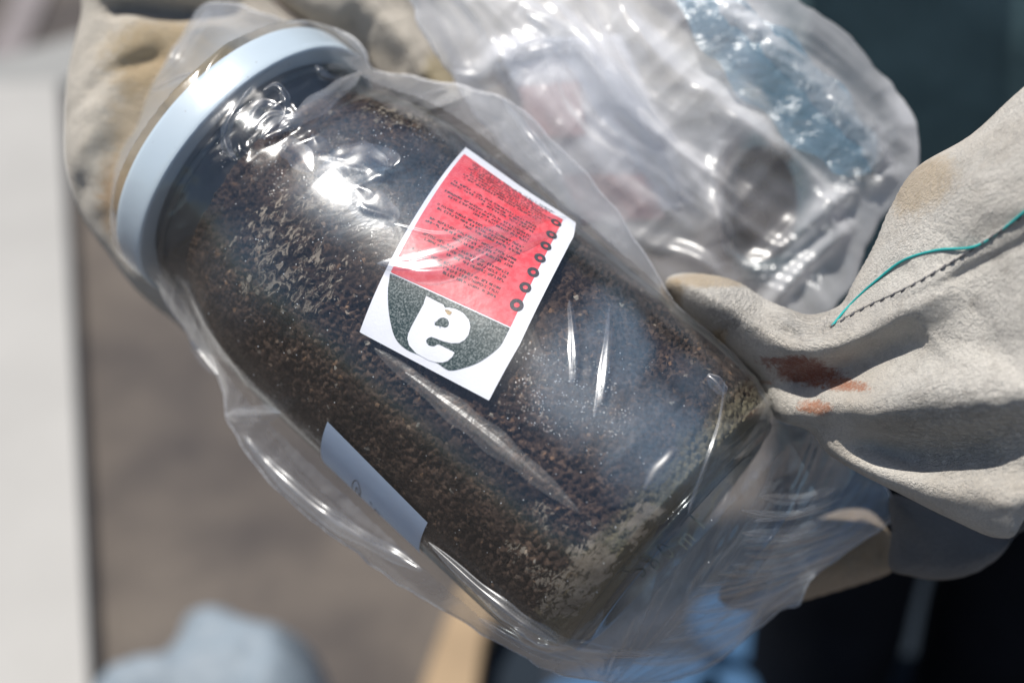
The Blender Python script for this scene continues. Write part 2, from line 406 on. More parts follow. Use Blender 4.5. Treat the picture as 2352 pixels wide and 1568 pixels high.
emb = catmull(np.array([st(*k1(*p)) for p in [(228, 870), (228, 960), (240, 1060), (270, 1160), (330, 1222), (420, 1262), (510, 1303), (575, 1343), (660, 1330), (760, 1290), (860, 1215), (895, 1160)]]), 5, False)
emb = np.vstack([emb, [st(*k1(924, 1102))], [st(*k1(583, 945))], [st(*k1(240, 789))]])
surf(densify(emb), None, RLAB + .00012, M_DARKP, 'round_emblem', paper, h=0.0008)
a_out = [(318, 642), (430, 700), (545, 760), (525, 800), (600, 790), (700, 810), (790, 860), (860, 945), (880, 1030), (860, 1130), (810, 1200), (740, 1240), (640, 1243), (540, 1220), (450, 1185), (375, 1160), (325, 1190), (315, 1225), (345, 1270), (410, 1290), (460, 1262), (500, 1268), (560, 1300), (680, 1360), (650, 1420), (590, 1470), (520, 1490), (440, 1485), (350, 1460), (190, 1370), (100, 1270), (78, 1180), (90, 1120), (130, 1030), (200, 900), (285, 745), (300, 690)]
a_hole = [(418, 1010), (440, 970), (490, 925), (540, 915), (590, 935), (610, 980), (600, 1030), (560, 1050), (500, 1030), (440, 1022)]
surf(densify([st(*k4(*p)) for p in a_out], .001), [densify([st(*k4(*p)) for p in a_hole], .0008)], RLAB + .00024, M_PAPER, 'white_letter', paper, h=0.0005)
M_STAINP = simple('tan_stain', (0.42, 0.30, 0.16), 0.8, 0.2, .4, 900)
surf(densify([st(*k4(*p)) for p in [(545, 815), (600, 820), (650, 850), (625, 885), (590, 880)]], .001), None, RLAB + .00036, M_STAINP, 'brown_speck', paper, h=0.0005)
# ring bullets down the edge
cs = [(1190, 742), (1155, 845), (1105, 945), (1050, 1060), (985, 1195), (910, 1340), (828, 1508)]
for kk, c in enumerate(cs):
    x, y = st(*k2(*c)); n = 28; r1 = 0.0023 if kk < 6 else .0026; r0 = r1 * .42
    X = []; Fq = []
    for k in range(n):
        an = 2 * math.pi * k / n
        X += [(x + r1 * math.cos(an), y + r1 * math.sin(an)), (x + r0 * math.cos(an), y + r0 * math.sin(an))]
        j = (k + 1) % n; Fq.append((2 * k, 2 * j, 2 * j + 1, 2 * k + 1))
    X = np.array(X); V = jarpt(X[:, 1], X[:, 0] / RLAB, RLAB + .00026 + lift(X))
    mk('ring_bullet', V, Fq, M_INK, paper)
# tiny upside-down print: rows of letter strokes
ptE, ptC, ptA = (np.array(st(*k1(*p))) for p in [(240, 785), (928, 1096), (662, 108)])
u_ = (ptC - ptE); v_ = (ptA - ptE)
rows = []
for k in range(8):                              # title block: dense rows
    rows.append((0.955 - k * 0.026, 0.10 + .02 * (k % 3), 0.86 - .03 * (k % 4)))
for g, v0 in enumerate([0.70, 0.60, 0.49, 0.385, 0.28, 0.175]):
    for k in range(3): rows.append((v0 - k * 0.027, 0.06 + 0.06 * random.random() + (0.25 if k == 2 else 0), 0.80))
V = []; Fq = []
for (v, u0, u1) in rows:
    u = u1
    while u > u0:
        for c in range(random.randint(3, 9)):
            wd = random.choice([.013, .015, .017]); hh = .015
            for b in range(3):                  # strokes of one small letter
                kind = random.random()
                if kind < .6: q4 = [(-.0, b * .5), (.2, b * .5), (.2, b * .5 + .35), (0, b * .5 + .35)]; sx = random.choice([0, .5, .8]); q4 = [(p[0] + sx, random.choice([0, .0]) + (p[1] if False else (0 if i < 2 else 1))) for i, p in enumerate([(0, 0), (.3, 0), (.3, 1), (0, 1)])]
                else: sy = random.choice([0, .42, .82]); q4 = [(0, sy), (.85, sy), (.85, sy + .26), (0, sy + .26)]
                i0 = len(V)
                for (a, bb) in q4:
                    p = ptE + u_ * (u - a * wd) + v_ * (v + (bb - .5) * hh)
                    V.append(p)
                Fq.append((i0, i0 + 1, i0 + 2, i0 + 3))
            u -= wd * 1.35
            if u < u0: break
        u -= .016
V = np.array(V); V3 = jarpt(V[:, 1], V[:, 0] / RLAB, RLAB + .00026 + lift(V))
pr_ = mk('small_print', V3, Fq, M_INK, paper, smooth=False); pr_['kind'] = 'stuff'

# the second, shaded strip of paper round the lower left side
s_lab = densify([st(*p) for p in [(753, 967), (983, 1199), (938, 1245), (712, 1036)]] )
sA, sB = np.array(st(753, 967)), np.array(st(983, 1199))
d0 = min(st(712, 1036)[0], st(938, 1245)[0]) - sA[0]                                      # how far it runs round the side
strip = densify([sA, sB, sB + (d0, 0.001), sA + (d0, 0.001)])
M_PAPER2 = simple('shaded_paper', (0.50, 0.60, 0.74), 0.6, 0.3, 0.03, 60, 0.12, 700)  # blue shade put into the colour of white paper
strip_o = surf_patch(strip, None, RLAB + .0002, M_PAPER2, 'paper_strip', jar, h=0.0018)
strip_o['label'] = 'white paper strip with bluish shade in its colour on the lower left side of the jar'
def scribble(parent, pts_list, wd=0.00035):
    V = []; Fq = []
    for pl in pts_list:
        P = catmull(np.array(pl), 6, False)
        for a, b in zip(P[:-1], P[1:]):
            d = b - a; n = np.array([-d[1], d[0]]); n = n / (np.linalg.norm(n) + 1e-12) * wd; i0 = len(V)
            V += [a - n, b - n, b + n, a + n]; Fq.append((i0, i0 + 1, i0 + 2, i0 + 3))
    V = np.array(V); return mk('handwriting', jarpt(V[:, 1], V[:, 0] / RLAB, RLAB + .0004), Fq, M_INK, parent, smooth=False)
def bl(a, b): return sA + (sB - sA) * a + np.array((d0 * b, 0))
scribble(strip_o, [[bl(.30, .80), bl(.33, .52), bl(.37, .42), bl(.40, .62), bl(.36, .86)], [bl(.335, .80), bl(.365, .58), bl(.375, .88)], [bl(.50, .62), bl(.51, .70)], [bl(.51, .92), bl(.55, .72), bl(.57, .90)], [bl(.72, .86), bl(.73, .92)]], .00022)

# beads of damp and flecks on the glass
V = []; Fq = []
def bead(px, py, r):
    s_, th = pix2jar(px, py, R); c = jarpt(s_, th, prof(s_)); n = c - (BASE + s_ * AXV); n /= np.linalg.norm(n); u = np.cross(n, AXV); i0 = len(V)
    for k in range(3):
        for a in range(6):
            t_ = k * math.pi / 6; an = a * math.pi / 3; V.append(c + r * (math.cos(t_) * (math.cos(an) * u + math.sin(an) * AXV) + math.sin(t_) * n * .8))
    V.append(c + n * r * .8)
    for k in range(2):
        for a in range(6): Fq.append((i0 + k * 6 + a, i0 + k * 6 + (a + 1) % 6, i0 + k * 6 + 6 + (a + 1) % 6, i0 + k * 6 + 6 + a))
    for a in range(6): Fq.append((i0 + 12 + a, i0 + 12 + (a + 1) % 6, i0 + 18))
for (x, y, sx, sy, n_) in ((920, 310, 60, 35, 55), (1270, 880, 55, 60, 90), (1380, 960, 110, 90, 50), (860, 560, 120, 70, 60), (700, 700, 170, 140, 70), (1200, 1200, 220, 160, 40), (600, 330, 60, 60, 40)):
    for _ in range(n_): bead(random.gauss(x, sx), random.gauss(y, sy), random.uniform(.00012, .00032))
dm = simple('damp_beads', (0.55, 0.56, 0.58), .12, .8); bd = mk('condensation', np.array(V), Fq, dm, jar); bd['kind'] = 'stuff'

# raised lettering on the heel
def text_on_jar(txt, px, py, size, parent):
    c = bpy.data.curves.new('t', 'FONT'); c.body = txt; c.size = 1.0; c.extrude = 0.0; c.resolution_u = 2
    o = bpy.data.objects.new('t', c); COL.objects.link(o); dg = bpy.context.evaluated_depsgraph_get()
    me = bpy.data.meshes.new_from_object(o.evaluated_get(dg)); COL.objects.unlink(o); bpy.data.objects.remove(o)
    X = np.array([v.co[:2] for v in me.vertices]); Fq = [tuple(p.vertices) for p in me.polygons]
    edges = {}
    for f in Fq:
        for a, b in zip(f, f[1:] + f[:1]): edges[(min(a, b), max(a, b))] = edges.get((min(a, b), max(a, b)), 0) + 1
    x0, s0 = st(px, py)
    AR = x0 + X[:, 0] * size; SS = s0 + X[:, 1] * size
    V1 = jarpt(SS, AR / RLAB, prof(SS) + .0002); V2 = jarpt(SS, AR / RLAB, prof(SS) + .0010); n = len(X)
    FF = [tuple(v + n for v in f) for f in Fq] + [(a, b, b + n, a + n) for (a, b), k in edges.items() if k == 1]
    return mk('raised_number', np.vstack([V1, V2]), FF, M_LET, parent, smooth=False)
M_LET = simple('moulded_glass', (0.045, 0.05, 0.042), 0.18, 0.6)
for ch, px, py in (('5', 1436, 1362), ('8', 1476, 1335), ('0', 1520, 1298), ('m', 1570, 1262), ('l', 1628, 1192)):
    text_on_jar(ch, px, py, 0.0105, body)

# ---------------------------------------------------------------- the soil
def soil_material():
    m, t, out = mat('dark_soil'); co = objco(t); B0 = np.zeros(3)
    p = N(t, 'ShaderNodeBsdfPrincipled', Roughness=0.95); p.inputs['Specular IOR Level'].default_value = 0.08
    vo = N(t, 'ShaderNodeTexVoronoi', Scale=620.0); L(t, co, vo.inputs['Vector'])
    sep = t.nodes.new('ShaderNodeSeparateColor'); L(t, vo.outputs['Color'], sep.inputs[0])
    c1 = ramp(t, sep.outputs[0], [(0.0, (0.006, 0.0035, 0.0025)), (0.40, (0.052, 0.032, 0.023)), (0.85, (0.17, 0.108, 0.078)), (0.965, (0.13, 0.085, 0.06)), (0.985, (0.36, 0.20, 0.11)), (1.0, (0.5, 0.45, 0.38))])
    c2 = mixc(t, ramp(t, noise(t, 90, 5, 0.65, co), [(0.35, 0.0), (0.65, 0.8)]), c1, (0.050, 0.030, 0.023))
    # dried mud smeared where the soil touches the glass
    nz = math_(t, 'MULTIPLY', math_(t, 'SUBTRACT', noise(t, 60, 6, 0.7, co, 1.2), 0.5), 3.6)
    patches = None
    for px, py, rad in ((640, 520, .020), (600, 640, .013), (760, 420, .012), (930, 250, .022), (1100, 330, .018), (1440, 1350, .011), (1500, 1300, .011), (1560, 1240, .010), (1370, 1330, .013), (1300, 1390, .016), (1480, 1270, .015), (1600, 1150, .012), (1180, 1340, .010)):
        s, th = pix2jar(px, py, 0.0665); c = jarpt(s, th, 0.0665) - BASE
        sp = spot(t, co, tuple(c), (rad,) * 3, 0.7, nz); patches = sp if patches is None else math_(t, 'MAXIMUM', patches, sp)
    streak = ramp(t, noise(t, 260, 5, 0.75, objco(t), 1.5), [(0.49, 0.0), (0.55, 1.0)])
    c3 = mixc(t, ramp(t, noise(t, 34, 4, 0.6, co), [(0.45, 0.0), (0.62, 0.65)]), c2, (0.012, 0.008, 0.007))
    dt = t.nodes.new('ShaderNodeVectorMath'); dt.operation = 'DOT_PRODUCT'; L(t, co, dt.inputs[0]); dt.inputs[1].default_value = tuple(AXV)
    hb = N(t, 'ShaderNodeMapRange'); hb.inputs['From Min'].default_value = 0.021; hb.inputs['From Max'].default_value = 0.011; L(t, math_(t, 'ADD', dt.outputs['Value'], math_(t, 'MULTIPLY', nz, 0.006)), hb.inputs['Value'])
    c3 = mixc(t, math_(t, 'MULTIPLY', hb.outputs[0], .8), c3, (0.25, 0.215, 0.14))
    L(t, c3, p.inputs['Base Color'])
    L(t, bump(t, math_(t, 'ADD', noise(t, 1500, 4, 0.7, co), math_(t, 'MULTIPLY', vo.outputs['Distance'], -0.8)), 0.9, 0.0007), p.inputs['Normal'])
    L(t, p.outputs[0], out.inputs[0]); return m
M_SOIL = soil_material()
ns, nth = 430, 900
S = np.linspace(0.0085, 0.226, ns); TH = np.arange(nth) * 2 * math.pi / nth
SS, TT = np.meshgrid(S, TH, indexing='ij'); r0 = prof(SS) - 0.0022
Pp = jarpt(SS, TT, r0).reshape(-1, 3)
wv = worley(Pp * 400 + fbm(Pp * 500, 3, 2)[:, None] * .5, 11); wv2 = worley(Pp * 1000, 23)
big = fbm(Pp * 55, 5, 4)
disp = -0.0034 * np.clip(wv - 0.18, 0, 1) * (0.5 + 0.9 * np.clip(fbm(Pp * 90, 77, 2) + .5, 0, 1)) - 0.0013 * np.clip(wv2, 0, 1) - 0.0022 * np.clip(-big * 1.6, 0, 1) - 0.0012 * np.clip(fbm(Pp * 160, 9, 3), -1, 1)
disp = np.minimum(disp + 0.0011, 0).reshape(SS.shape)
SS2 = SS.copy()
V = jarpt(SS2, TT, r0 + disp).reshape(-1, 3)
i = np.arange(ns - 1)[:, None] * nth + np.arange(nth)[None]; j = np.arange(ns - 1)[:, None] * nth + (np.arange(nth)[None] + 1) % nth
q = np.stack([i, j, j + nth, i + nth], -1).reshape(-1, 4)
# caps
kc = 12; capV = []; capF = []
def cap(row, sval, flip):
    base = len(V) + len(capV)
    for k in range(1, kc):
        f = 1 - k / kc
        rr = r0[row] * f; P = jarpt(np.full(nth, sval), TH, rr); P = P + AXV * (0.002 * vnoise(P * 200, 3))[:, None]; capV.extend(P)
    prev = np.arange(nth) + row * nth
    for k in range(1, kc):
        cur = base + (k - 1) * nth + np.arange(nth); f = np.stack([prev, np.roll(prev, -1), np.roll(cur, -1), cur], 1); capF.append(f if flip else f[:, ::-1]); prev = cur
cap(0, 0.0085, False); cap(ns - 1, 0.226, True)
V = np.vstack([V, np.array(capV)]); q = np.vstack([q] + capF)
soil = mk('soil', V, q, M_SOIL, None, off=BASE)
soil['kind'] = 'stuff'; soil['label'] = 'dark brown crumbly soil filling the glass jar'; soil['category'] = 'soil'

def dirt_material():
    m, t, out = mat('dried_mud_smears'); co = objco(t)
    nz = math_(t, 'MULTIPLY', math_(t, 'SUBTRACT', noise(t, 55, 6, 0.7, co, 1.0), 0.5), 3.4); pat = None
    for px, py, rad in ((640, 520, .022), (610, 620, .017), (760, 430, .013), (930, 250, .018), (1100, 330, .020), (700, 650, .015), (1440, 1350, .011), (1510, 1300, .010), (1570, 1230, .009), (1370, 1330, .015), (1300, 1390, .016), (1230, 1330, .009), (1480, 1210, .011), (1650, 1120, .010), (1180, 1260, .007), (1240, 1180, .005), (1240, 590, .008)):
        s_, th_ = pix2jar(px, py, R); c = jarpt(s_, th_, R) - BASE
        sp = spot(t, co, tuple(c), (rad,) * 3, 0.8, nz); pat = sp if pat is None else math_(t, 'MAXIMUM', pat, sp)
    # smears drag round the jar: noise stretched along the girth
    stretched = objco(t, (1, 1, 1), (0, 0, math.radians(42))); mp = t.nodes.new('ShaderNodeMapping'); mp.inputs['Scale'].default_value = (1, .42, .6); L(t, stretched, mp.inputs[0])
    f = noise(t, 330, 6, 0.72, mp.outputs[0], 1.6); g = noise(t, 900, 3, 0.6, co)
    k = math_(t, 'ADD', f, math_(t, 'MULTIPLY', math_(t, 'SUBTRACT', pat, 1.0), 0.30))
    k = math_(t, 'ADD', k, math_(t, 'MULTIPLY', math_(t, 'SUBTRACT', g, .5), .15))
    dt = t.nodes.new('ShaderNodeVectorMath'); dt.operation = 'DOT_PRODUCT'; L(t, co, dt.inputs[0]); dt.inputs[1].default_value = tuple(AXV)
    hb = N(t, 'ShaderNodeMapRange'); hb.inputs['From Min'].default_value = 0.024; hb.inputs['From Max'].default_value = 0.008; L(t, dt.outputs['Value'], hb.inputs['Value'])
    a = ramp(t, math_(t, 'ADD', k, math_(t, 'MULTIPLY', hb.outputs[0], 0.13)), [(0.50, 0.0), (0.56, 0.75), (0.7, 0.9)])
    p = N(t, 'ShaderNodeBsdfDiffuse'); L(t, ramp(t, noise(t, 120, 3, .6, co), [(0.35, (0.22, 0.175, 0.135)), (0.7, (0.44, 0.36, 0.28))]), p.inputs[0])
    tr = N(t, 'ShaderNodeBsdfTransparent'); ms = N(t, 'ShaderNodeMixShader'); L(t, a, ms.inputs[0]); L(t, tr.outputs[0], ms.inputs[1]); L(t, p.outputs[0], ms.inputs[2]); L(t, ms.outputs[0], out.inputs[0]); return m
V, q = lathe([(s_, prof(s_) - .0008) for s_ in np.linspace(.006, .222, 60)], 160); dd_ = mk('mud_smears', V, q, dirt_material(), jar); dd_['kind'] = 'stuff'

# ---------------------------------------------------------------- jar height field, seen square on
def jar_height(X, sign=1, grow=0.0012):
    r = np.full(len(X), R + grow); z = np.full(len(X), -1.0)
    o = np.column_stack([X, np.zeros(len(X))]) - BASE
    d = np.array([0, 0, 1.0]); dp = d - (d @ AXV) * AXV; a = dp @ dp
    rp = o - (o @ AXV)[:, None] * AXV; b = 2 * rp @ dp
    for it in range(14):
        c = (rp ** 2).sum(1) - r * r; disc = b * b - 4 * a * c; ok = disc > 0
        zz = (-b + sign * np.sqrt(np.maximum(disc, 0))) / (2 * a)
        s = (o + zz[:, None] * d) @ AXV
        rn = np.where(s > 0.2450, RL, prof(np.clip(s, 0, 0.262))) + grow
        r = 0.5 * r + 0.5 * rn
    good = ok & (s > 0) & (s < 0.262)
    z = np.where(good, zz, np.nan)
    if sign > 0:                                     # the base disc faces a little to the camera
        zpl = -(o[:, 0] * AXV[0] + o[:, 1] * AXV[1]) / AXV[2] ; ptz = o + zpl[:, None] * d
        rad = np.linalg.norm(ptz - (ptz @ AXV)[:, None] * AXV, axis=1)
        z = np.where(np.isnan(z) & (rad < 0.056), zpl, z)
    else:
        zpl = (0.262 - (o[:, 0] * AXV[0] + o[:, 1] * AXV[1])) / AXV[2]; ptz = o + zpl[:, None] * d
        rad = np.linalg.norm(ptz - (ptz @ AXV)[:, None] * AXV, axis=1)
        z = np.where(np.isnan(z) & (rad < 0.066), zpl, z)
    return z
BAG = [(500, 3), (560, 10), (610, 32), (660, 48), (730, 50), (800, 78), (835, 118), (855, 160), (950, 178), (1045, 192), (1130, 215), (1200, 255), (1290, 345), (1370, 425), (1450, 535), (1505, 620), (1545, 690), (1650, 785), (1705, 850), (1755, 915), (1788, 965),
       (1850, 978), (1925, 1030), (1990, 1085), (2052, 1140), (2040, 1195), (1960, 1255), (1862, 1330), (1835, 1385), (1790, 1402), (1700, 1480), (1600, 1545), (1500, 1572), (1380, 1562), (1250, 1530), (1100, 1450), (1000, 1390), (900, 1330),
       (800, 1258), (700, 1180), (630, 1115), (580, 1055), (545, 1000), (517, 955), (512, 900), (490, 840), (440, 780), (400, 722), (360, 655), (320, 612), (285, 580), (262, 520), (250, 440), (254, 382), (280, 320), (310, 290), (345, 195), (390, 130), (432, 60), (460, 20)]
def zedge(X):
    o = np.column_stack([X, np.zeros(len(X))]) - BASE
    s = (o @ AXV) / (1 - AXV[2] ** 2)
    s = np.clip(s, -0.01, 0.30)
    z = BASE[2] + s * AXV[2] - 0.004
    tail = np.clip((-0.0 - (o @ AXV)) / 0.05, 0, 1)
    return z - 0.045 * tail ** 1.2
bag_poly = catmull(np.array([at(p[0], p[1], -0.07)[:2] for p in BAG]), 3)
bag_poly = densify(bag_poly, .0025); bag_poly = bag_poly + np.column_stack([fbm(np.column_stack([bag_poly * 90, 0 * bag_poly[:, 0]]), 5, 3), fbm(np.column_stack([bag_poly * 90, 0 * bag_poly[:, 0] + 9]), 6, 3)]) * .0016
# correct the outline for its real depth
zz = zedge(bag_poly)
bag_poly = bag_poly * ((D - zz) / (D + 0.07))[:, None]
def membrane(sign):
    prev = None
    lo = bag_poly.min(0) - 0.006; hi = bag_poly.max(0) + 0.006
    for h, its in ((0.004, 500), (0.002, 300), (0.001, 160)):
        nx = int((hi[0] - lo[0]) / h) + 1; ny = int((hi[1] - lo[1]) / h) + 1
        gx, gy = np.meshgrid(lo[0] + h * np.arange(nx), lo[1] + h * np.arange(ny)); X = np.stack([gx.ravel(), gy.ravel()], 1)
        ins = inside(X, bag_poly).reshape(ny, nx); ze = zedge(X).reshape(ny, nx) * sign
        jh = jar_height(X, sign).reshape(ny, nx) * sign; jh = np.where(np.isnan(jh), -9, jh)
        if prev is None: Z = np.maximum(ze, jh)
        else:
            (plx, ply, ph, PZ) = prev; fx = np.clip((gx - plx) / ph, 0, PZ.shape[1] - 1.001); fy = np.clip((gy - ply) / ph, 0, PZ.shape[0] - 1.001)
            ix = fx.astype(int); iy = fy.astype(int); fx -= ix; fy -= iy
            Z = (PZ[iy, ix] * (1 - fx) + PZ[iy, ix + 1] * fx) * (1 - fy) + (PZ[iy + 1, ix] * (1 - fx) + PZ[iy + 1, ix + 1] * fx) * fy
        for _ in range(its):
            A = np.pad(Z, 1, mode='edge'); Z2 = 0.25 * (A[:-2, 1:-1] + A[2:, 1:-1] + A[1:-1, :-2] + A[1:-1, 2:]) + 0.00002 * (h / .004) ** 2
            Z = np.where(ins, np.maximum(Z2, jh), ze)
        prev = (lo[0], lo[1], h, Z)
    return prev
def sample(field, X):
    lx, ly, h, Z = field; fx = np.clip((X[:, 0] - lx) / h, 0, Z.shape[1] - 1.001); fy = np.clip((X[:, 1] - ly) / h, 0, Z.shape[0] - 1.001)
    ix = fx.astype(int); iy = fy.astype(int); fx = fx - ix; fy = fy - iy
    return (Z[iy, ix] * (1 - fx) + Z[iy, ix + 1] * fx) * (1 - fy) + (Z[iy + 1, ix] * (1 - fx) + Z[iy + 1, ix + 1] * fx) * fy
mf = membrane(1); mb = membrane(-1)
X, qd, b = region_grid(bag_poly, 0.0009)
db, _, _ = seg_dist(X, bag_poly, True)
fade = np.clip(db / 0.006, 0, 1)
mm = 0.001
ridges = [   # folds of the film: points, height, width
    ([(880, 612), (980, 592), (1080, 560), (1190, 520), (1300, 505)], 1.5 * mm, 2.2 * mm),
    ([(870, 606), (960, 625), (1080, 610), (1180, 570)], 1.6 * mm, 2.4 * mm),
    ([(930, 530), (1010, 535), (1120, 530), (1230, 560), (1300, 590)], 1.0 * mm, 2.0 * mm),
    ([(700, 430), (800, 420), (900, 380), (960, 350)], 1.5 * mm, 2.6 * mm),
    ([(690, 340), (770, 350), (870, 390), (900, 450)], 1.3 * mm, 2.6 * mm),
    ([(820, 420), (830, 470), (900, 495), (930, 530)], 1.5 * mm, 2.4 * mm),
    ([(640, 300), (700, 270), (780, 200), (845, 165)], 2.4 * mm, 2.8 * mm),
    ([(530, 350), (516, 310), (530, 270), (560, 220)], 2.0 * mm, 1.8 * mm),
    ([(600, 200), (640, 200), (655, 240), (620, 280), (560, 300)], 1.8 * mm, 1.8 * mm),
    ([(570, 300), (610, 270), (660, 262), (700, 280)], 1.6 * mm, 2.0 * mm),
    ([(1145, 215), (1200, 300), (1290, 390)], 1.2 * mm, 1.6 * mm),
    ([(880, 830), (960, 890), (1050, 940), (1150, 1020), (1250, 1120)], 2.0 * mm, 2.6 * mm),
    ([(1310, 690), (1318, 790), (1315, 880)], 0.9 * mm, 1.4 * mm), ([(1400, 700), (1395, 800), (1372, 930)], 1.0 * mm, 1.4 * mm),
    ([(1480, 1120), (1530, 1070), (1570, 1020)], 1.1 * mm, 2.0 * mm), ([(1660, 860), (1640, 1000), (1590, 1120)], 0.5 * mm, 1.0 * mm),
    ([(1500, 1450), (1600, 1350), (1750, 1270), (1900, 1230)], 3 * mm, 4 * mm), ([(1560, 1330), (1700, 1240), (1900, 1180), (2020, 1150)], 3 * mm, 4 * mm),
    ([(1600, 1290), (1750, 1180), (1920, 1120)], 2.5 * mm, 3 * mm), ([(1700, 1140), (1800, 1110), (1930, 1090)], 2.5 * mm, 3 * mm),
    ([(1550, 1400), (1720, 1320), (1850, 1220), (1960, 1160)], 2.4 * mm, 3 * mm), ([(1650, 1500), (1740, 1400), (1800, 1290)], 2.4 * mm, 3 * mm),
    ([(960, 1230), (1060, 1320), (1180, 1420), (1280, 1480), (1450, 1500)], 3.0 * mm, 2.6 * mm), ([(560, 1000), (660, 1120), (780, 1220), (900, 1290)], 2.6 * mm, 3.0 * mm),
    ([(520, 950), (600, 955), (650, 950)], 3 * mm, 3 * mm), ([(490, 20), (440, 100), (420, 150)], 3 * mm, 3 * mm), 
    ([(345, 640), (420, 750), (500, 860), (560, 960)], 2.0 * mm, 2.2 * mm)]
rs = ridge_sum(X, ridges, 0.0)
X3 = np.column_stack([X * 1.0, np.zeros(len(X))])
jh = jar_height(X, 1, 0.0006); cling = np.where(np.isnan(jh), 1.0, np.clip((sample(mf, X) - jh - .0006) / 0.006, 0.0, 1.0))
rot = np.array([[.76, -.65], [.65, .76]]); Xr = X @ rot      # along / across the jar
wr = ridged(np.column_stack([Xr[:, 0] * 28, Xr[:, 1] * 60, X[:, 0] * 0]) + 3, 4, 3) * 0.0022 * (0.10 + cling) + cling * .0009 * ridged(np.column_stack([Xr[:, 0] * 60, Xr[:, 1] * 170, X[:, 0] * 0]) + 5, 14, 3) + fbm(X3 * 34, 8, 2) * 0.0017 * (1 - cling) + fbm(X3 * 120, 18, 2) * 0.00012
s_t = ((np.column_stack([X, sample(mf, X)]) - BASE) @ AXV); pc = at(1380, 1600, -.08)[:2]; ph = np.arctan2(X[:, 1] - pc[1], X[:, 0] - pc[0]); rr_ = np.hypot(X[:, 0] - pc[0], X[:, 1] - pc[1])
tailm = np.clip(-s_t / 0.010, 0, 1); wr = wr * (1 - tailm * .7) + tailm * (0.0042 * ridged(np.column_stack([ph * 7, rr_ * 9, 0 * ph]), 61, 2) + 0.0018 * ridged(np.column_stack([ph * 22, rr_ * 12, 0 * ph]), 71, 2) + 0.0006 * ridged(np.column_stack([ph * 60, rr_ * 20, 0 * ph]), 73, 2))
s_ax = ((np.column_stack([X, sample(mf, X)]) - BASE) @ AXV); wr = wr * np.clip((0.242 - s_ax) / 0.006, 0.12, 1)
zf = sample(mf, X) + (rs + np.maximum(wr, -0.0006 + 0 * wr) ) * fade
lowfloor = np.where(np.isnan(jh), -9, jh + 0.0016 + np.where(db < 9, 0, 0)); zf = np.where(b, zedge(X), np.maximum(zf, lowfloor))
zb = -sample(mb, X) + (-np.maximum(ridged(X3 * 45 + 9, 31, 3) * 0.003, -.0005)) * fade
V, q = shell(X, qd, b, zf, np.where(b, zedge(X), np.minimum(zb, zf - 0.0005)))
nF = len(qd); V0, q0_ = V, q[:len(qd)]
bag = empty('plastic_bag', at(1100, 1450, -0.07), 'clear crumpled plastic bag round the jar, loose end bunched at upper right', 'plastic bag')
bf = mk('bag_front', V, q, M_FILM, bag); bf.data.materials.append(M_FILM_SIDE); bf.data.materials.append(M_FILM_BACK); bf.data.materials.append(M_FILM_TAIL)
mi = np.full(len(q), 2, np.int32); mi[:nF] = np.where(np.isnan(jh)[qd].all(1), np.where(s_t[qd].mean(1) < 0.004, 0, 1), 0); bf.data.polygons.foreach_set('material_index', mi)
P3 = np.column_stack([bag_poly, zedge(bag_poly)]); V, f = tube(P3, 0.00028, 6, True); mk('welded_seam', V, f, M_SEAM, bag)

# pinched folds standing up from the film
def cast_on(tree):
    def hit(px, py):
        o = Vector((0, 0, D)); d = Vector(at(px, py, 0)) - o; d.normalize(); h = tree.ray_cast(o, d)
        return np.array(h[0]) if h[0] is not None else None
    return hit
from mathutils.bvhtree import BVHTree
bagV, bagQ = V0, q0_
hit_bag = cast_on(BVHTree.FromPolygons([Vector(v) for v in bagV.tolist()], bagQ.tolist()))
def fold(hit, pts, w, hgt, m, parent, name='film_fold', lean=0.0):
    P = catmull(np.array(pts, float), 9, False); H = [hit(*p) for p in P]; H = [h for h in H if h is not None]
    if len(H) < 4: return
    H = np.array(H); K = len(H)
    for _ in range(2): H[1:-1] = (H[:-2] + 2 * H[1:-1] + H[2:]) / 4
    V = []; Fs = []; nc = 13
    for k in range(K):
        tg = H[min(k + 1, K - 1)] - H[max(k - 1, 0)]; tg /= np.linalg.norm(tg) + 1e-9; sd = np.cross(tg, (0, 0, 1.0)); sd /= np.linalg.norm(sd) + 1e-9; up = np.cross(sd, tg)
        tp = max(math.sin(math.pi * (k + .3) / (K - .4)), 0.02) ** .7; ww = w * tp * (1 + .12 * math.sin(k * .7 + pts[0][0]))
        for c in range(nc):
            x_ = -1 + 2 * c / (nc - 1); b_ = math.cos(x_ * math.pi / 2) ** 2; V.append(H[k] + sd * (x_ * ww * 1.7 + lean * b_ * ww) + up * (b_ * hgt * tp + .0001))
    for k in range(K - 1):
        for c in range(nc - 1): Fs.append((k * nc + c, k * nc + c + 1, (k + 1) * nc + c + 1, (k + 1) * nc + c))
    return mk(name, np.array(V), Fs, m, parent)
FAN = []
for k in range(0, 17, 1):
    f_ = (k + random.uniform(-.3, .3)) / 16; g_ = (k + random.uniform(-.6, .6)) / 16
    a_ = np.array([1500 + 200 * f_, 1478 - 330 * f_]); e_ = np.array([1880 + 60 * g_ + 90 * math.sin(g_ * 3), 1330 - 215 * g_]); t0, t1 = random.uniform(.03, .25), random.uniform(.7, .97)
    md = (a_ + e_) / 2 + (random.uniform(-14, 14), random.uniform(4, 26)); FAN.append(([tuple(a_ + (e_ - a_) * t0), tuple(md), tuple(a_ + (e_ - a_) * t1)], random.uniform(.5, 1.5), random.uniform(.7, 1.7), random.choice([0, 1, 1])))
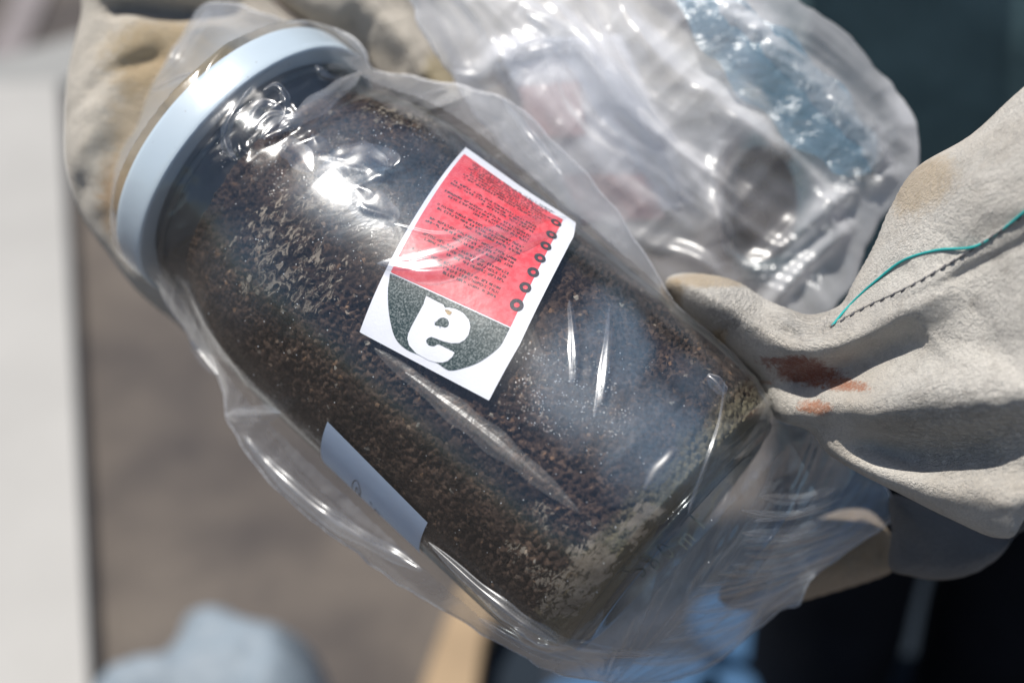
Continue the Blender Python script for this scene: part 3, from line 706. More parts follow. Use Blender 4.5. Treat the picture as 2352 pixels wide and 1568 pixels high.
FAN += [([(1690, 1480), (1740, 1400), (1790, 1290)], 1.2, 1.5, 1), ([(1450, 1520), (1600, 1502), (1750, 1420)], 1.6, 1.5, 1), ([(1100, 1420), (1230, 1490), (1370, 1530)], 1.5, 1.3, 1), ([(1180, 1440), (1230, 1475), (1300, 1488)], 1.6, 1.6, 0)]
for pts, w_, h_, m_ in [
    ([(868, 606), (980, 593), (1080, 562), (1190, 518), (1300, 500)], 2.4, 1.6, 0), ([(866, 606), (950, 622), (1040, 616), (1110, 590), (1160, 560)], 3.2, 1.9, 0), ([(905, 515), (1010, 541), (1120, 530), (1190, 545)], 1.2, .9, 0), ([(1080, 600), (1180, 570), (1290, 530)], 1.6, .8, 0),
    ([(578, 200), (550, 240), (524, 285), (518, 325), (532, 358), (545, 368)], 1.2, 1.6, 0), ([(605, 208), (635, 198), (655, 225), (655, 262), (640, 285)], 1.1, 1.6, 0), ([(570, 295), (590, 255), (620, 243), (655, 268)], 1.8, 1.6, 0), ([(585, 300), (620, 272), (665, 262)], 1.6, 1.4, 0), ([(600, 318), (645, 285), (700, 268)], 2.0, 1.2, 0),
    ([(640, 300), (700, 262), (770, 210), (830, 165)], 2.6, 1.8, 1), ([(725, 150), (745, 175), (790, 185)], 1.2, 1.4, 0),
    ([(700, 352), (735, 345), (760, 330)], 4, 1.4, 0), ([(720, 405), (790, 395), (880, 372), (900, 385)], 4.5, 1.6, 0), ([(745, 375), (800, 360), (850, 362), (890, 385)], 3.2, 1.3, 0), ([(815, 430), (835, 470), (880, 490), (905, 520)], 4.0, 1.6, 0), ([(640, 330), (680, 350), (715, 395)], 3.0, 1.0, 0),
    ([(1145, 215), (1215, 310), (1290, 400)], 1.3, 1.0, 1), ([(1308, 690), (1318, 790), (1312, 880)], 1.1, .8, 0), ([(1402, 700), (1392, 820), (1365, 960)], 1.0, .9, 0), ([(1480, 1125), (1525, 1070), (1560, 1030)], 2.2, 1.0, 0), ([(1665, 870), (1650, 980), (1600, 1120), (1580, 1180)], .5, .5, 0), ([(1625, 860), (1650, 885), (1665, 905)], 1.6, 1.2, 0),
    ([(860, 800), (1000, 908), (1100, 985), (1200, 1065), (1330, 1175)], 2.8, .45, 2), ([(930, 855), (1040, 940), (1130, 1010), (1200, 1075)], 1.3, .6, 2), ([(1000, 905), (1120, 1000), (1250, 1105)], 1.0, .6, 2), ([(985, 1245), (1100, 1350), (1200, 1430), (1290, 1480), (1400, 1497), (1540, 1500)], 2.2, 1.8, 1), ([(560, 1000), (650, 1100), (760, 1190), (900, 1270), (970, 1310)], 2.2, 1.6, 1),
    *FAN,
    ([(345, 212), (385, 192), (440, 168)], 1.4, 1.6, 1), ([(482, 20), (440, 90), (400, 150), (350, 200), (305, 285)], 2.2, 1.8, 1), ([(520, 955), (580, 952), (645, 948)], 2.4, 2.4, 1), ([(400, 725), (445, 790), (500, 860)], 1.8, 1.8, 1)]:
    fold(hit_bag, pts, w_ * mm, h_ * mm, (M_FOLD, M_FOLDM, M_LIGHTBAND)[m_], bag)  # the last material paints a warm light band along its folds

# loose bunched end
END = [(1000, -90), (955, 20), (985, 90), (1030, 170), (1060, 230), (1150, 330), (1300, 480), (1450, 600), (1600, 730), (1750, 800), (1860, 760), (1925, 700), (1962, 640), (2000, 560), (2040, 478), (2100, 420), (2113, 350), (2090, 260), (2040, 180), (1960, 100), (1880, 30), (1810, -30), (1770, -90)]
zE = -0.105
ep = densify(poly_at(END, zE, 3), .003); ep = ep + np.column_stack([fbm(np.column_stack([ep * 60, 0 * ep[:, 0]]), 5, 3), fbm(np.column_stack([ep * 60, 0 * ep[:, 0] + 9]), 6, 3)]) * .0035; X, qd, b = region_grid(ep, 0.0011); db, _, _ = seg_dist(X, ep, True); fd = np.clip(db / 0.02, 0, 1); rnd = np.sqrt(np.clip(1 - (1 - np.clip(db / 0.045, 0, 1)) ** 2, 0, 1))
er = [([(1200, 20), (1350, 130), (1480, 300), (1600, 450), (1650, 560)], 8 * mm, 6 * mm), ([(1100, 100), (1200, 200), (1320, 330), (1500, 500)], 5 * mm, 6 * mm),
      ([(1580, 0), (1720, 100), (1850, 220), (1960, 320), (2000, 400)], 11 * mm, 9 * mm), ([(1400, 60), (1560, 180), (1700, 300), (1850, 420), (1920, 560)], 7 * mm, 7 * mm),
      ([(1040, 160), (1110, 170), (1190, 120), (1300, 110)], 6 * mm, 5 * mm), ([(1700, 640), (1800, 560), (1900, 470), (2050, 400)], 6 * mm, 5 * mm), ([(1760, 700), (1850, 600), (1960, 520)], 5 * mm, 4 * mm),
      ([(1780, -20), (1900, 80), (2030, 220), (2080, 350)], 5 * mm, 6 * mm), ([(1480, 560), (1600, 600), (1680, 690)], 5 * mm, 4 * mm), ([(1650, 330), (1640, 450), (1660, 600)], 4 * mm, 4 * mm)]
X3 = np.column_stack([X, 0 * X[:, 0]]); Xr = X @ np.array([[.72, -.69], [.69, .72]])
# creases along the fold that carries the painted sky blue
dS, _, _ = seg_dist(X, catmull(np.array([at(p[0], p[1], zE)[:2] for p in [(1600, 20), (1740, 130), (1860, 250), (1980, 370)]]), 5, False))
crin = np.exp(-(dS / 0.014) ** 2)
wp = fbm(X3 * 14, 90, 2) * .03; A0 = Xr[:, 0] + wp; A1 = Xr[:, 1] + wp * .5
wr = ridged(np.column_stack([A0 * 38, A1 * 7, 0 * db]), 2, 2) * .0055 + ridged(np.column_stack([A0 * 105, A1 * 16, 0 * db]), 32, 2) * .0018 + ridged(np.column_stack([A1 * 60, A0 * 26, 0 * db]), 36, 2) * .0012 + ridged(X3 * 90, 6, 3) * .0028 * crin
zf = zE + 0.005 * rnd + (ridge_sum(X, er, zE) + wr) * fd
zb = zE - 0.016 * rnd - (0.006 + ridged(X3 * 30 + 7, 12, 4) * .006) * fd
V, q = shell(X, qd, b, zf, np.where(b, zE, zb)); V[:len(X)][b, 2] = zE
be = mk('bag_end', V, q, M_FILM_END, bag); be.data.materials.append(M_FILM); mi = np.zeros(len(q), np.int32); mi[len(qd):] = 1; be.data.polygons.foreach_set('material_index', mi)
hit_end = cast_on(BVHTree.FromPolygons([Vector(v) for v in V.tolist()], q[:len(qd)].tolist()))
M_SKYFOLD = film_material('sky_tint_film', 0.30, rough=0.25, crinkle=0.8, cscale=90, gain=2.2, milk=(0.26, 0.50, 0.66))  # sky reflection on the crumpled fold put into a blue film colour
for pts, w_, h_, m_ in [([(1210, 30), (1330, 120), (1450, 270), (1530, 390), (1560, 470)], 6, 3.5, 1), ([(1040, 165), (1110, 178), (1190, 130), (1290, 105)], 4, 2, 1), ([(1540, -60), (1640, 40), (1740, 130), (1860, 250), (1960, 350), (2000, 395)], 10, 3, 2)]:
    fold(hit_end, pts, w_ * mm, h_ * mm, (M_FOLD, M_FOLDM, M_SKYFOLD)[m_], be, 'film_fold' if m_ < 2 else 'sky_tint_fold')
# red and white paper inside the loose end
mred = simple('hazed_red_print', (0.80, 0.45, 0.42), 0.6, 0.3, .2, 60)  # red paled to carry the haze of the film over it
sp = empty('paper_sheet', at(1350, 500, -0.135), 'blurred red and white paper sheet behind the milky film of the bag end', 'paper')
def sheet(name, pts, z, m, th=0.0004):
    pl = densify([at(p[0], p[1], z)[:2] for p in pts], .004); X, qd, b = region_grid(pl, 0.003); X3 = np.column_stack([X, 0 * X[:, 0]])
    z1 = z + vnoise(X3 * 30, 3) * .002; V, q = shell(X, qd, b, z1, z1 - th); return mk(name, V, q, m, sp)
sheet('paper', [(1130, 90), (1430, 80), (1600, 470), (1330, 520)], -0.142, M_PAPER)
sheet('red_panel', [(1190, 200), (1330, 190), (1350, 310), (1215, 325)], -0.1392, mred)
sheet('red_panel', [(1290, 400), (1480, 400), (1530, 500), (1340, 515)], -0.1392, mred)

# ---------------------------------------------------------------- gloves
def frame_co(t):
    c = t.nodes.new('ShaderNodeTexCoord').outputs['Object']; cmb = t.nodes.new('ShaderNodeCombineXYZ')
    for k, ax in enumerate((AX, AU, AB)):
        d = t.nodes.new('ShaderNodeVectorMath'); d.operation = 'DOT_PRODUCT'; L(t, c, d.inputs[0]); d.inputs[1].default_value = tuple(ax); L(t, d.outputs['Value'], cmb.inputs[k])
    return cmb.outputs[0]
def leather(name, tone, spots, brown=0.5, creases=()):
    m, t, out = mat(name); co = frame_co(t)
    p = N(t, 'ShaderNodeBsdfPrincipled', Roughness=0.88); p.inputs['Specular IOR Level'].default_value = 0.2
    try: p.inputs['Sheen Weight'].default_value = 0.25
    except Exception: pass
    c = ramp(t, noise(t, 26, 6, 0.62, co), [(0.30, tuple(x * 0.72 for x in tone)), (0.52, tone), (0.75, tuple(min(.9, x * 1.14) for x in tone))])
    c = mixc(t, ramp(t, noise(t, 14, 5, 0.6, co, 0.5), [(0.52, 0.0), (0.72, brown)]), c, (0.40, 0.27, 0.13))
    c = mixc(t, ramp(t, noise(t, 120, 5, 0.75, co), [(0.54, 0.0), (0.75, 0.55)]), c, (0.17, 0.145, 0.12))
    c = mixc(t, ramp(t, noise(t, 1100, 2, 0.6, co), [(0.35, 0.35), (0.6, 0.0)]), c, tuple(x * .55 for x in tone))
    for (pt, rad, col, amt, wl) in spots:
        nz = math_(t, 'MULTIPLY', math_(t, 'SUBTRACT', noise(t, 230, 7, 0.85, co, .8), 0.5), wl * 1.7)
        if amt > .8: amt = math_(t, 'MULTIPLY', ramp(t, noise(t, 800, 3, 0.7, co), [(0.32, 0.6), (0.55, 1.0)]), amt)
        c = mixc(t, math_(t, 'MULTIPLY', spot(t, co, tuple(pt), rad, .6, nz), amt), c, col)
    L(t, c, p.inputs['Base Color'])
    h = math_(t, 'ADD', noise(t, 700, 5, 0.7, co), math_(t, 'MULTIPLY', noise(t, 210, 3, 0.6, objco(t, (1, 2.4, 1))), 0.8))
    vg = N(t, 'ShaderNodeTexVoronoi', Scale=900.0); vg.feature = 'DISTANCE_TO_EDGE'; L(t, co, vg.inputs['Vector'])
    h = math_(t, 'ADD', h, math_(t, 'MULTIPLY', ramp(t, vg.outputs['Distance'], [(0.0, 0.0), (0.12, 1.0)]), 0.15)); h = math_(t, 'ADD', h, math_(t, 'MULTIPLY', noise(t, 60, 4, 0.6, co, 1.0), 1.6))
    for (pt, rad, ang) in creases:
        mp = t.nodes.new('ShaderNodeMapping'); mp.inputs['Rotation'].default_value = (0, 0, ang); L(t, co, mp.inputs[0])
        m2 = t.nodes.new('ShaderNodeMapping'); m2.inputs['Scale'].default_value = (.3, 1.3, 1); L(t, mp.outputs[0], m2.inputs[0])
        cr = ramp(t, noise(t, 520, 4, 0.6, m2.outputs[0], .7), [(0.40, 0.0), (0.60, 1.0)])
        h = math_(t, 'ADD', h, math_(t, 'MULTIPLY', math_(t, 'MULTIPLY', cr, spot(t, co, tuple(pt), rad, 1.4)), 1.3))
    L(t, bump(t, h, 1.0, 0.0013), p.inputs['Normal']); L(t, p.outputs[0], out.inputs[0]); return m
def pillow(outline, zfun, T, edge, ridges=(), h=0.0015, nz=0.0, nsc=40, back=0.6, n=5, zref=-0.05, seed=1, stretch=None):
    pl = np.array([at(p[0], p[1], zfun(p[0], p[1]))[:2] for p in outline]); pl = catmull(pl, n)
    pxs = catmull(np.array(outline, float), n)
    X, qd, b = region_grid(pl, h); db, _, _ = seg_dist(X, pl, True)
    # base depth: read back the photograph position approx (two steps)
    z = np.full(len(X), zref)
    for _ in range(3):
        px = X[:, 0] * FP / (D - z) + WPX / 2; py = -X[:, 1] * FP / (D - z) + HPX / 2; z = zfun(px, py) + 0 * px
    rnd = np.sqrt(np.clip(1 - (1 - np.clip(db / edge, 0, 1)) ** 2, 0, 1)); X3 = np.column_stack([X, 0 * db])
    fd = np.clip(db / (edge * .6), 0, 1)
    Xn = X3 if stretch is None else X3 @ np.array(stretch)
    zf = z + T * rnd + (ridge_sum(X, ridges, zref) + nz * fbm(Xn * nsc, seed, 4)) * fd
    zb = z - T * back * rnd
    V, q = shell(X, qd, b, np.where(b, z, zf), zb); return V, q
def join(parts):
    Vs, Qs, n = [], [], 0
    for V, q in parts: Vs.append(V); Qs.append(q + n); n += len(V)
    return np.vstack(Vs), np.vstack(Qs)

FEET = np.array([0.47, 0.98, 0.0])
def w2f(p):
    d = np.asarray(p) - ORG; return np.array([d @ AX, d @ AU, d @ AB])
person = empty('person', FEET, 'person in a dark teal jacket and work gloves standing behind the jar and holding it', 'person', frame=False)
_c = FEET
def mkp(name, V, q, m, parent=person, smooth=True, label=None):   # frame coordinates -> under the person
    Vw = ORG + V[:, 0:1] * AX + V[:, 1:2] * AU + V[:, 2:3] * AB
    return mk(name, Vw, q, m, parent, smooth=smooth, label=label)
def pf(px, py, z):
    d = to_world(at(px, py, z)) - FEET; return (d @ AX, d @ AU, d @ AB)

def zR(px, py):
    t = np.clip((np.asarray(px, float) - 1560) / 560, 0, 1.6); return -0.062 + 0.056 * t
RUST = (0.20, 0.050, 0.016); TAN = (0.36, 0.25, 0.12)
cream = (0.59, 0.56, 0.505)
def pr3(px, py, dz=0.02): return pf(px, py, float(zR(px, py)) + dz)
M_GR = leather('cream_suede', cream, [(pr3(1840, 850, .016), (.0095, .0052, .03), RUST, .95, 1.6), (pr3(1890, 866, .016), (.0085, .0040, .03), RUST, .95, 1.6), (pr3(1800, 830, .016), (.0075, .0022, .03), RUST, .9, 2.2), (pr3(1945, 884), (.0065, .0022, .03), (0.30, .095, .028), .95, 2.2), (pr3(1878, 938), (.0048, .0028, .03), (0.34, .11, .035), .85, 2.2), (pr3(1740, 880), (.008, .0009, .03), (0.34, .13, .05), .6, 2.0),
        (pr3(1650, 790, .01), (.003, .006, .02), TAN, .7, 1.5), (pr3(1545, 680, .01), (.004, .008, .02), TAN, .6, 1), (pr3(1640, 640, .01), (.018, .004, .02), TAN, .6, 1), (pr3(2110, 420, .01), (.012, .012, .02), TAN, .55, 1)], 0.25, [(pr3(2210, 990, .015), (.024, .018, .04), -.2), (pr3(1850, 745, .01), (.014, .008, .04), .5), (pr3(1660, 720, .01), (.012, .012, .04), -1.2)])
main = [(1528, 652), (1560, 628), (1640, 632), (1700, 650), (1755, 685), (1820, 712), (1865, 722), (1930, 700), (1965, 640), (2010, 560), (2045, 478), (2105, 385), (2230, 310), (2352, 200), (2470, 120), (2620, 300), (2660, 800), (2560, 1040), (2420, 1130), (2352, 1175), (2300, 1236), (2180, 1190), (2060, 1130), (1970, 1085), (1900, 1040), (1860, 990), (1790, 965), (1762, 925), (1740, 870), (1700, 835), (1640, 780), (1570, 720)]
rg = [([(1560, 665), (1640, 690), (1720, 760), (1830, 795), (1960, 745), (2100, 650)], 9 * mm, 8 * mm), ([(1585, 700), (1600, 740), (1625, 780)], -11 * mm, 4 * mm), ([(1680, 740), (1690, 800)], -8 * mm, 3 * mm), ([(1740, 700), (1790, 755), (1830, 775)], -6 * mm, 3 * mm), ([(1620, 650), (1700, 690), (1740, 730)], -4 * mm, 2.5 * mm), ([(2230, 960), (2310, 1000), (2360, 1060)], -3 * mm, 5 * mm),
      ([(1710, 890), (1800, 888), (1900, 868), (1990, 818), (2070, 770)], -19 * mm, 8.5 * mm), ([(1880, 930), (2050, 905), (2200, 885), (2330, 860)], 10 * mm, 9 * mm), ([(1860, 985), (1940, 1030), (2060, 1042), (2160, 1026), (2260, 985)], -24 * mm, 10 * mm),
      ([(1950, 1085), (2100, 1095), (2300, 1130)], 5 * mm, 6 * mm), ([(1830, 745), (1870, 760), (1960, 720)], -3 * mm, 4 * mm), ([(1960, 690), (2000, 640), (2040, 620)], -9 * mm, 5 * mm), ([(1720, 690), (1790, 740), (1830, 730)], 3 * mm, 4 * mm), ([(1830, 720), (1860, 740), (1870, 770)], -3 * mm, 2.5 * mm),
      ([(2100, 560), (2250, 460), (2400, 340)], 6 * mm, 14 * mm), ([(1905, 755), (1990, 708), (2100, 655), (2230, 578), (2352, 500), (2450, 430)], -2.6 * mm, 2.2 * mm), ([(2180, 780), (2300, 730), (2450, 680)], 7 * mm, 20 * mm)]
Vm, qm = pillow(main, zR, .026, .020, rg, h=0.0011, nz=.0042, nsc=42, zref=-0.02)
# fine creases where the cuff folds
px = Vm[:, 0] * FP / (D - Vm[:, 2]) + WPX / 2; py = -Vm[:, 1] * FP / (D - Vm[:, 2]) + HPX / 2
cm = np.exp(-(((px - 2240) / 130) ** 2 + ((py - 1030) / 110) ** 2)); ang = (px * .35 + py * 1.0)
Vm[:, 2] += cm * 0.0014 * ridged(np.column_stack([px / 60, ang / 14, 0 * px]), 3, 2)
low = [(2052, 1135), (2200, 1195), (2300, 1232), (2352, 1180), (2480, 1120), (2460, 1200), (2352, 1215), (2290, 1280), (2230, 1318), (2160, 1332), (2090, 1322), (2042, 1302), (2048, 1220)]
def zL(px, py): return -0.075 + 0 * np.asarray(px, float)
VL_, qL = pillow(low, zL, .012, .018, [([(2060, 1300), (2200, 1290), (2300, 1230)], 3 * mm, 4 * mm)], nz=.002, zref=-.075, h=.002)
fing = [(1700, 1300), (1780, 1250), (1900, 1180), (1990, 1170), (2040, 1220), (2050, 1290), (2030, 1318), (1930, 1352), (1840, 1378), (1790, 1392), (1700, 1400), (1650, 1370)]
def zFg(px, py): return -0.115 + 0 * np.asarray(px, float)
VF_, qF = pillow(fing, zFg, .020, .018, [([(1990, 1230), (2010, 1290)], -3 * mm, 2 * mm), ([(1900, 1260), (1930, 1330)], 2 * mm, 4 * mm)], nz=.004, zref=-.115, h=.002)
gR = mkp('glove', Vm, qm, M_GR, label='cream suede glove at right with rust stain and teal stitching')
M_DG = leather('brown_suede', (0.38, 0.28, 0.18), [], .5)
mkp('glove_cuff_underside', VL_, qL, leather('shaded_cuff_suede', (0.16, 0.15, 0.14), [], .1), gR)  # shade under the cuff put into a darker grey suede
mkp('glove_finger_or_gap_shade', VF_, qF, M_DG, gR)
# the stitched seam
from mathutils.bvhtree import BVHTree
bv = BVHTree.FromPolygons([Vector(v) for v in Vm.tolist()], qm.tolist())
def surf_hit(px, py, Z=0.2):
    o = Vector((0, 0, D)); d = Vector(at(px, py, 0)) - o; d.normalize(); h = bv.ray_cast(o, d); return np.array(h[0]) if h[0] is not None else at(px, py, 0.0)
seam_px = catmull(np.array([(1905, 749), (1990, 702), (2100, 650), (2230, 572), (2352, 492), (2430, 440)], float), 12, False)
M_STITCH = simple('grey_thread', (0.10, 0.10, 0.11), 0.7, .3); M_THREAD = simple('teal_thread', (0.02, 0.33, 0.32), 0.6, .3)
V, f = tube([surf_hit(*p) + (0, 0, .0002) for p in seam_px], 0.0006, 6); mkp('seam_welt', np.array(V), f, M_GR, gR)
L_ = np.concatenate([[0], np.cumsum(np.linalg.norm(np.diff(seam_px, axis=0), axis=1))])
for d in np.arange(8, L_[-1] - 10, 26.0):
    x = np.interp(d, L_, seam_px[:, 0]); y = np.interp(d, L_, seam_px[:, 1]); a = surf_hit(x - 5, y + 7) + (0, 0, .0004); c = surf_hit(x + 6, y - 5) + (0, 0, .0004); m_ = (a + c) / 2 + (0, 0, .0007)
    V, f = tube([a, m_, c], 0.00042, 5); mkp('stitch', np.array(V), f, M_STITCH, gR)
tp = catmull(np.array([(1910, 748), (1940, 712), (2005, 650), (2070, 600), (2150, 575), (2235, 567), (2300, 528), (2352, 485), (2420, 440)], float), 10, False)
V, f = tube([surf_hit(*p) + (0, 0, .0008 + .0006 * math.sin(k * .3)) for k, p in enumerate(tp)], 0.0005, 6); mkp('loose_thread', np.array(V), f, M_THREAD, gR)

# left-hand glove behind the lid
def zLf(px, py):
    px = np.asarray(px, float); return -0.135 - 0.03 * np.clip((px - 200) / 500, 0, 1)
gl = [(205, -120), (195, 40), (165, 180), (158, 330), (168, 420), (200, 510), (250, 580), (320, 670), (410, 745), (520, 820), (640, 700), (760, 500), (800, 300), (760, 120), (640, 20), (560, -60), (500, -120)]
rl = [([(580, 40), (430, 52), (330, 45), (290, 62)], -22 * mm, 6 * mm), ([(260, 440), (235, 490), (250, 550)], -6 * mm, 4 * mm), ([(420, 160), (330, 200), (260, 260)], -4 * mm, 4 * mm), ([(480, 20), (400, 10), (300, 0)], 3 * mm, 6 * mm), ([(330, 100), (250, 150), (190, 200)], -2 * mm, 4 * mm), ([(330, 240), (240, 280), (190, 320)], -2 * mm, 3 * mm), ([(300, 330), (230, 400), (200, 420)], 2 * mm, 5 * mm),
      ([(380, 130), (300, 250), (240, 400), (270, 520)], 5 * mm, 9 * mm), ([(250, 420), (230, 470), (260, 540)], -3 * mm, 4 * mm)]
V1, q1 = pillow(gl, zLf, .034, .030, rl, h=0.002, nz=.004, nsc=35, zref=-.15, seed=8)
def zLg(px, py): return -0.165 + 0 * np.asarray(px, float)
f1 = [(600, -120), (620, -20), (680, 40), (760, 90), (830, 140), (880, 200), (960, 260), (1060, 240), (1045, 170), (1020, 110), (985, 60), (960, -10), (980, -120)]
V2, q2 = pillow(f1, zLg, .03, .026, [([(900, 60), (960, 130), (1000, 190)], 6 * mm, 6 * mm), ([(860, -40), (900, 20), (930, 70)], -6 * mm, 4 * mm), ([(960, 120), (990, 180)], -2 * mm, 2.5 * mm), ([(800, 60), (860, 140), (920, 200)], -12 * mm, 7 * mm)], h=.002, nz=.004, nsc=40, zref=-.165, seed=9)
f2 = [(960, -120), (1000, 40), (1080, 180), (1180, 330), (1330, 480), (1500, 590), (1580, 560), (1630, 480), (1650, 380), (1660, 330), (1740, 300), (1790, 380), (1820, 340), (1740, 200), (1600, 90), (1450, -20), (1300, -120)]
V3, q3 = pillow(f2, zLg, .018, .03, [([(1200, 60), (1400, 260), (1540, 450)], 4 * mm, 10 * mm)], h=.003, nz=.004, nsc=30, zref=-.165, seed=19)
fo = [(1655, 480), (1680, 390), (1735, 335), (1800, 365), (1832, 450), (1815, 560), (1745, 600), (1675, 560)]  # dark oval standing in for the shade between the fingers
V4, q4 = pillow(fo, lambda px, py: -0.136 + 0 * np.asarray(px, float), .010, .012, h=.003, nz=.002, zref=-.136, seed=29)
M_GLf = leather('cream_suede_old', (0.57, 0.52, 0.44), [(pf(300, 470, -.11), (.014, .022, .05), (0.30, .18, .08), .75, 1.2), (pf(400, 130, -.11), (.03, .02, .05), (0.42, .31, .16), .7, 1.0), (pf(360, 330, -.11), (.02, .05, .05), (0.42, .31, .18), .6, 1.0), (pf(1015, 180, -.14), (.009, .014, .05), (.42, .33, .14), .6, 1)], .45)
V, q = join([(V1, q1), (V2, q2), (V3, q3)])
gLo = mkp('glove', V, q, M_GLf, label='stained cream suede glove behind the jar lid at upper left')
mkp('glove_finger_or_gap_shade', V4, q4, simple('gap_shade', (0.065, 0.050, 0.042), .9, .1, .4, 40), gLo)  # near-black pad, the gap's shade put into its colour

# clothing of the person: jacket, trousers, sleeves
M_JACKET = simple('dark_teal_cloth', (0.10, 0.165, 0.18), 0.9, .1, .35, 9, .4, 300); M_TROU = simple('black_navy_cloth', (0.006, 0.007, 0.010), 0.9, .1, .4, 7, .4, 300)
M_SLEEVE = simple('dark_brown_cloth', (0.030, 0.022, 0.018), 0.9, .1, .3, 12)
def column(path, rads, sides=48, fold=0.012, seed=3, fs=9):
    V = []; K = len(path)
    for i, (c, (rx, ry)) in enumerate(zip(path, rads)):
        for s in range(sides):
            a = 2 * math.pi * s / sides; p = np.array([c[0] + rx * math.cos(a), c[1] + ry * math.sin(a), c[2]]); V.append(p)
    V = np.array(V); ctr = np.repeat(np.array(path), sides, 0); n = V - ctr; n[:, 2] = 0; n /= np.linalg.norm(n, axis=1)[:, None] + 1e-9
    V += n * (fold * ridged(V * (fs, fs, fs * .35), seed, 3))[:, None]
    Fs = [(i * sides + s, i * sides + (s + 1) % sides, (i + 1) * sides + (s + 1) % sides, (i + 1) * sides + s) for i in range(K - 1) for s in range(sides)]
    Fs += [tuple(range(sides))[::-1], tuple((K - 1) * sides + s for s in range(sides))]
    return V, Fs
cx, cy = FEET[0], FEET[1]
zs = np.linspace(.74, 1.46, 40)
V, f = column([(cx, cy, z) for z in zs], [(0.265 - .05 * max(0, (z - 1.34) / .12) ** 2, 0.14 - .04 * max(0, (z - 1.34) / .12)) for z in zs], 64, .014)
mk('jacket', V, f, M_JACKET, person)
for sx in (-1, 1):
    zs = np.linspace(.05, .80, 40)
    V, f = column([(cx + sx * .105, cy, z) for z in zs], [(0.075 + .03 * z / .8, 0.085 + .03 * z / .8) for z in zs], 40, .010, 7 + sx)
    mk('trouser_leg', V, f, M_TROU, person)
    V, f = column([(cx + sx * .11, cy - .05, z) for z in (0.0, .02, .04, .07, .09)], [(.05, .14), (.052, .145), (.05, .14), (.045, .11), (.04, .08)], 32, .001)
    mk('boot', V, f, M_SLEEVE, person)
def sleeve(a, b, c, r):
    P = catmull(np.array([a, b, c]), 14, False); V, f = tube(P, np.linspace(r[0], r[1], len(P)), 28); V = np.array(V); V += (0.006 * ridged(V * 22, 5, 3))[:, None] * np.array([.5, -.6, .5]); mk('sleeve', V, f, M_SLEEVE, person)
sleeve(np.array([cx + .22, cy - .02, 1.38]), np.array([cx + .30, cy - .22, 1.20]), to_world(at(2680, 560, -.03)), (.07, .055))
sleeve(np.array([cx - .22, cy - .02, 1.38]), np.array([cx - .40, cy - .16, 1.30]), to_world(at(520, -240, -.20)), (.07, .05))
# head, so that the figure is whole above the frame
def ell(c, r, n=24):
    V = []; Fq = []
    for i in range(n + 1):
        for j in range(2 * n):
            t, p = math.pi * i / n, math.pi * j / n; V.append((c[0] + r[0] * math.sin(t) * math.cos(p), c[1] + r[1] * math.sin(t) * math.sin(p), c[2] + r[2] * math.cos(t)))
    for i in range(n):
        for j in range(2 * n): Fq.append((i * 2 * n + j, i * 2 * n + (j + 1) % (2 * n), (i + 1) * 2 * n + (j + 1) % (2 * n), (i + 1) * 2 * n + j))
    return np.array(V), Fq

# ---------------------------------------------------------------- setting and the blurred background
def ground_mat():
    m, t, out = mat('worn_pavement'); co = objco(t); p = N(t, 'ShaderNodeBsdfPrincipled', Roughness=0.9)
    c = ramp(t, noise(t, 3.2, 5, 0.6, co), [(0.35, (0.050, 0.042, 0.040)), (0.55, (0.108, 0.090, 0.076)), (0.72, (0.145, 0.122, 0.100))])
    c = mixc(t, ramp(t, noise(t, 90, 4, 0.7, co), [(0.4, 0.0), (0.7, .5)]), c, (0.06, .055, .05))
    L(t, c, p.inputs['Base Color']); L(t, bump(t, noise(t, 160, 4, .7, co), .6, .003), p.inputs['Normal']); L(t, p.outputs[0], out.inputs[0]); return m
gr = mk('ground', [(-60, -60, 0), (60, -60, 0), (60, 60, 0), (-60, 60, 0)], [(0, 1, 2, 3)], ground_mat(), None, smooth=False, frame=False); gr['kind'] = 'structure'
def slab(name, pts_px, h, th, m, parent=None, **kw):
    P = [on_plane(px, py, h) for px, py in pts_px]; n = len(P)
    # bevelled top edge
    c = sum(P) / n; V = [p * 1.0 for p in P]; top = [p + (c - p) / np.linalg.norm(c - p) * .004 + (0, 0, .0) for p in P]
    V = [p - (0, 0, th) for p in P] + [p - (0, 0, .004) for p in P] + top
    Fq = [tuple(range(n))[::-1], tuple(2 * n + k for k in range(n))]
    for a in (0, n):
        for k in range(n): Fq.append((a + k, a + (k + 1) % n, a + n + (k + 1) % n, a + n + k))
    return mk(name, V, Fq, m, parent, smooth=False, frame=False, **kw)
M_TABLE = simple('white_painted_board', (0.35, 0.34, 0.32), 0.5, .4, .06, 5)
tb = slab('board', [(212, 1700), (138, 185), (-500, 205), (-500, 1700)][::-1], .05, .045, M_TABLE); tb['label'] = 'white painted board on the ground along the left side of the photo'; tb['category'] = 'board'
bn = slab('plank', [(-200, 203), (-30, 140), (240, 62), (520, 0), (560, 110), (240, 165), (150, 190), (120, 203)][::-1], .045, .04, simple('grey_board', (0.25, 0.25, 0.24), .6, .3, .1, 6)); bn['label'] = 'pale grey plank on the ground behind the glove at upper left'; bn['category'] = 'plank'
ln = slab('painted_line', [(52, -60), (132, -60), (20, 190), (-60, 190)][::-1], .012, .008, simple('grey_paint', (0.20, 0.18, 0.18), .8, .2, .2, 10)); ln['kind'] = 'structure'
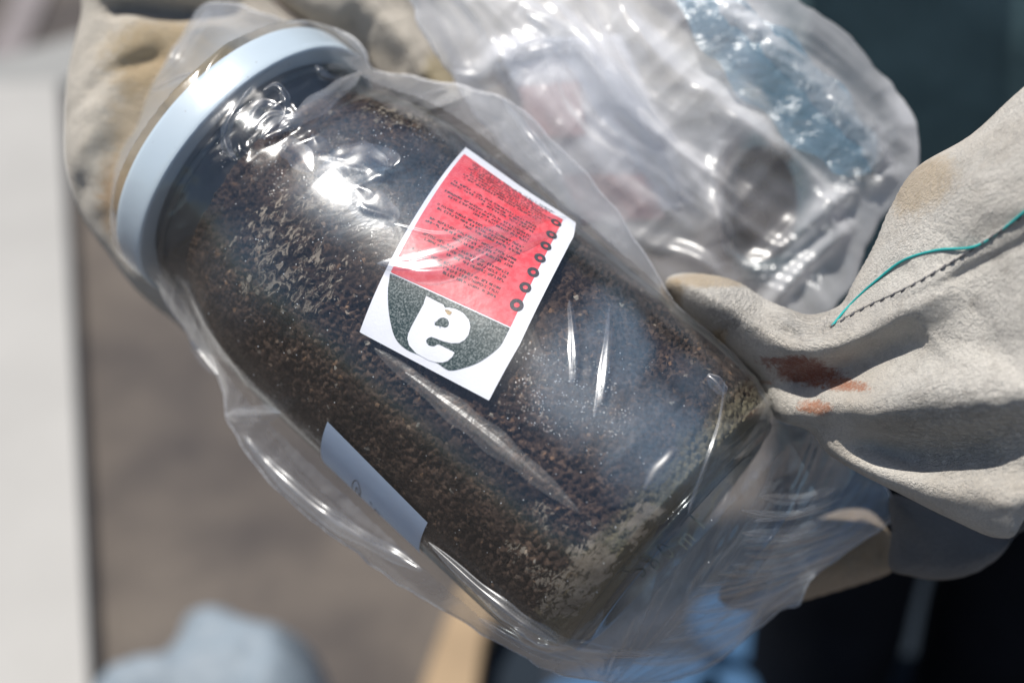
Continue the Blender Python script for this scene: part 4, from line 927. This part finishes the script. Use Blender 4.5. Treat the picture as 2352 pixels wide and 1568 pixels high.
# the pale crumpled sack
def lump(name, pts_px, h, th, m, label, cat, nz=.02, nsc=14, parent=None):
    P = np.array([on_plane(px, py, h)[:2] for px, py in pts_px]); pl = catmull(P, 4); X, qd, b = region_grid(pl, .008); db, _, _ = seg_dist(X, pl, True)
    rnd = np.sqrt(np.clip(1 - (1 - np.clip(db / .07, 0, 1)) ** 2, 0, 1)); X3 = np.column_stack([X, 0 * db]); z0 = h - th
    V, q = shell(X, qd, b, z0 + th * (.35 + .65 * rnd) + nz * ridged(X3 * nsc, 5, 3) * rnd, np.full(len(X), max(z0, .001))); V[:len(X)][b, 2] = z0 + th * .15
    o = mk(name, V, q, m, parent, off=(*P.mean(0), 0), frame=False)
    if parent is None: o['label'] = label; o['category'] = cat
    return o
lump('sack', [(90, 1680), (150, 1500), (215, 1440), (320, 1415), (362, 1340), (440, 1312), (540, 1312), (610, 1345), (705, 1360), (752, 1420), (745, 1680)], .34, .34, simple('shaded_sack', (0.20, 0.24, 0.275), .6, .4, .10, 8), 'blurred pale sack with bluish shade in its colour at the bottom left, below the table', 'sack')  # blue-grey shade put into the colour of a white sack
pk = slab('wooden_plank', [(945, 1640), (1000, 1480), (1030, 1400), (1060, 1330), (1180, 1330), (1112, 1460), (1085, 1640)][::-1], .10, .04, simple('tan_wood', (0.30, 0.215, 0.13), .7, .3, .15, 9)); pk['label'] = 'tan wooden plank below the bag at the bottom of the photo'; pk['category'] = 'plank'
nav = slab('mat', [(1090, 1700), (1125, 1440), (1160, 1250), (3000, 1000), (3000, 1700)][::-1], .03, .02, simple('navy_mat', (0.010, 0.016, 0.024), .8, .2, .3, 6)); nav['label'] = 'dark navy mat on the ground at the lower right'; nav['category'] = 'mat'
cr = empty('plastic_crate', on_plane(1560, 1480, .06), 'bright blue plastic crate with dark openings below the bag', 'crate', frame=False)
M_BLUE = simple('blue_plastic', (0.030, 0.085, 0.17), .45, .5, .12, 12)
for pts in ([(1230, 1600), (1330, 1540), (1560, 1500), (1660, 1560), (1660, 1720), (1240, 1720)], [(1610, 1360), (1800, 1350), (1860, 1400), (1810, 1490), (1700, 1510), (1600, 1450)], [(1870, 1340), (1990, 1340), (2000, 1440), (1920, 1470), (1865, 1410)], [(1780, 1560), (1900, 1490), (1960, 1540), (1900, 1720), (1720, 1720)], [(1590, 1560), (1690, 1530), (1740, 1560), (1735, 1620), (1640, 1640)]):
    c_ = catmull(np.array(pts, float), 4); slab('panel', [tuple(p) for p in c_][::-1], .14, .02, M_BLUE, cr)
slab('floor', [(1230, 1690), (1260, 1480), (1560, 1370), (1960, 1350), (1960, 1690)][::-1], .05, .01, simple('crate_inside', (0.006, 0.012, 0.022), .6), cr)
bb = lump('ball', [(2270, 1470), (2300, 1440), (2340, 1450), (2355, 1500), (2340, 1550), (2300, 1560), (2272, 1520)], .08, .07, simple('blue_rag', (0.025, 0.05, 0.12), .7), 'small dark blue rag on the mat at the lower right', 'rag', .004); bb.name = 'rag'
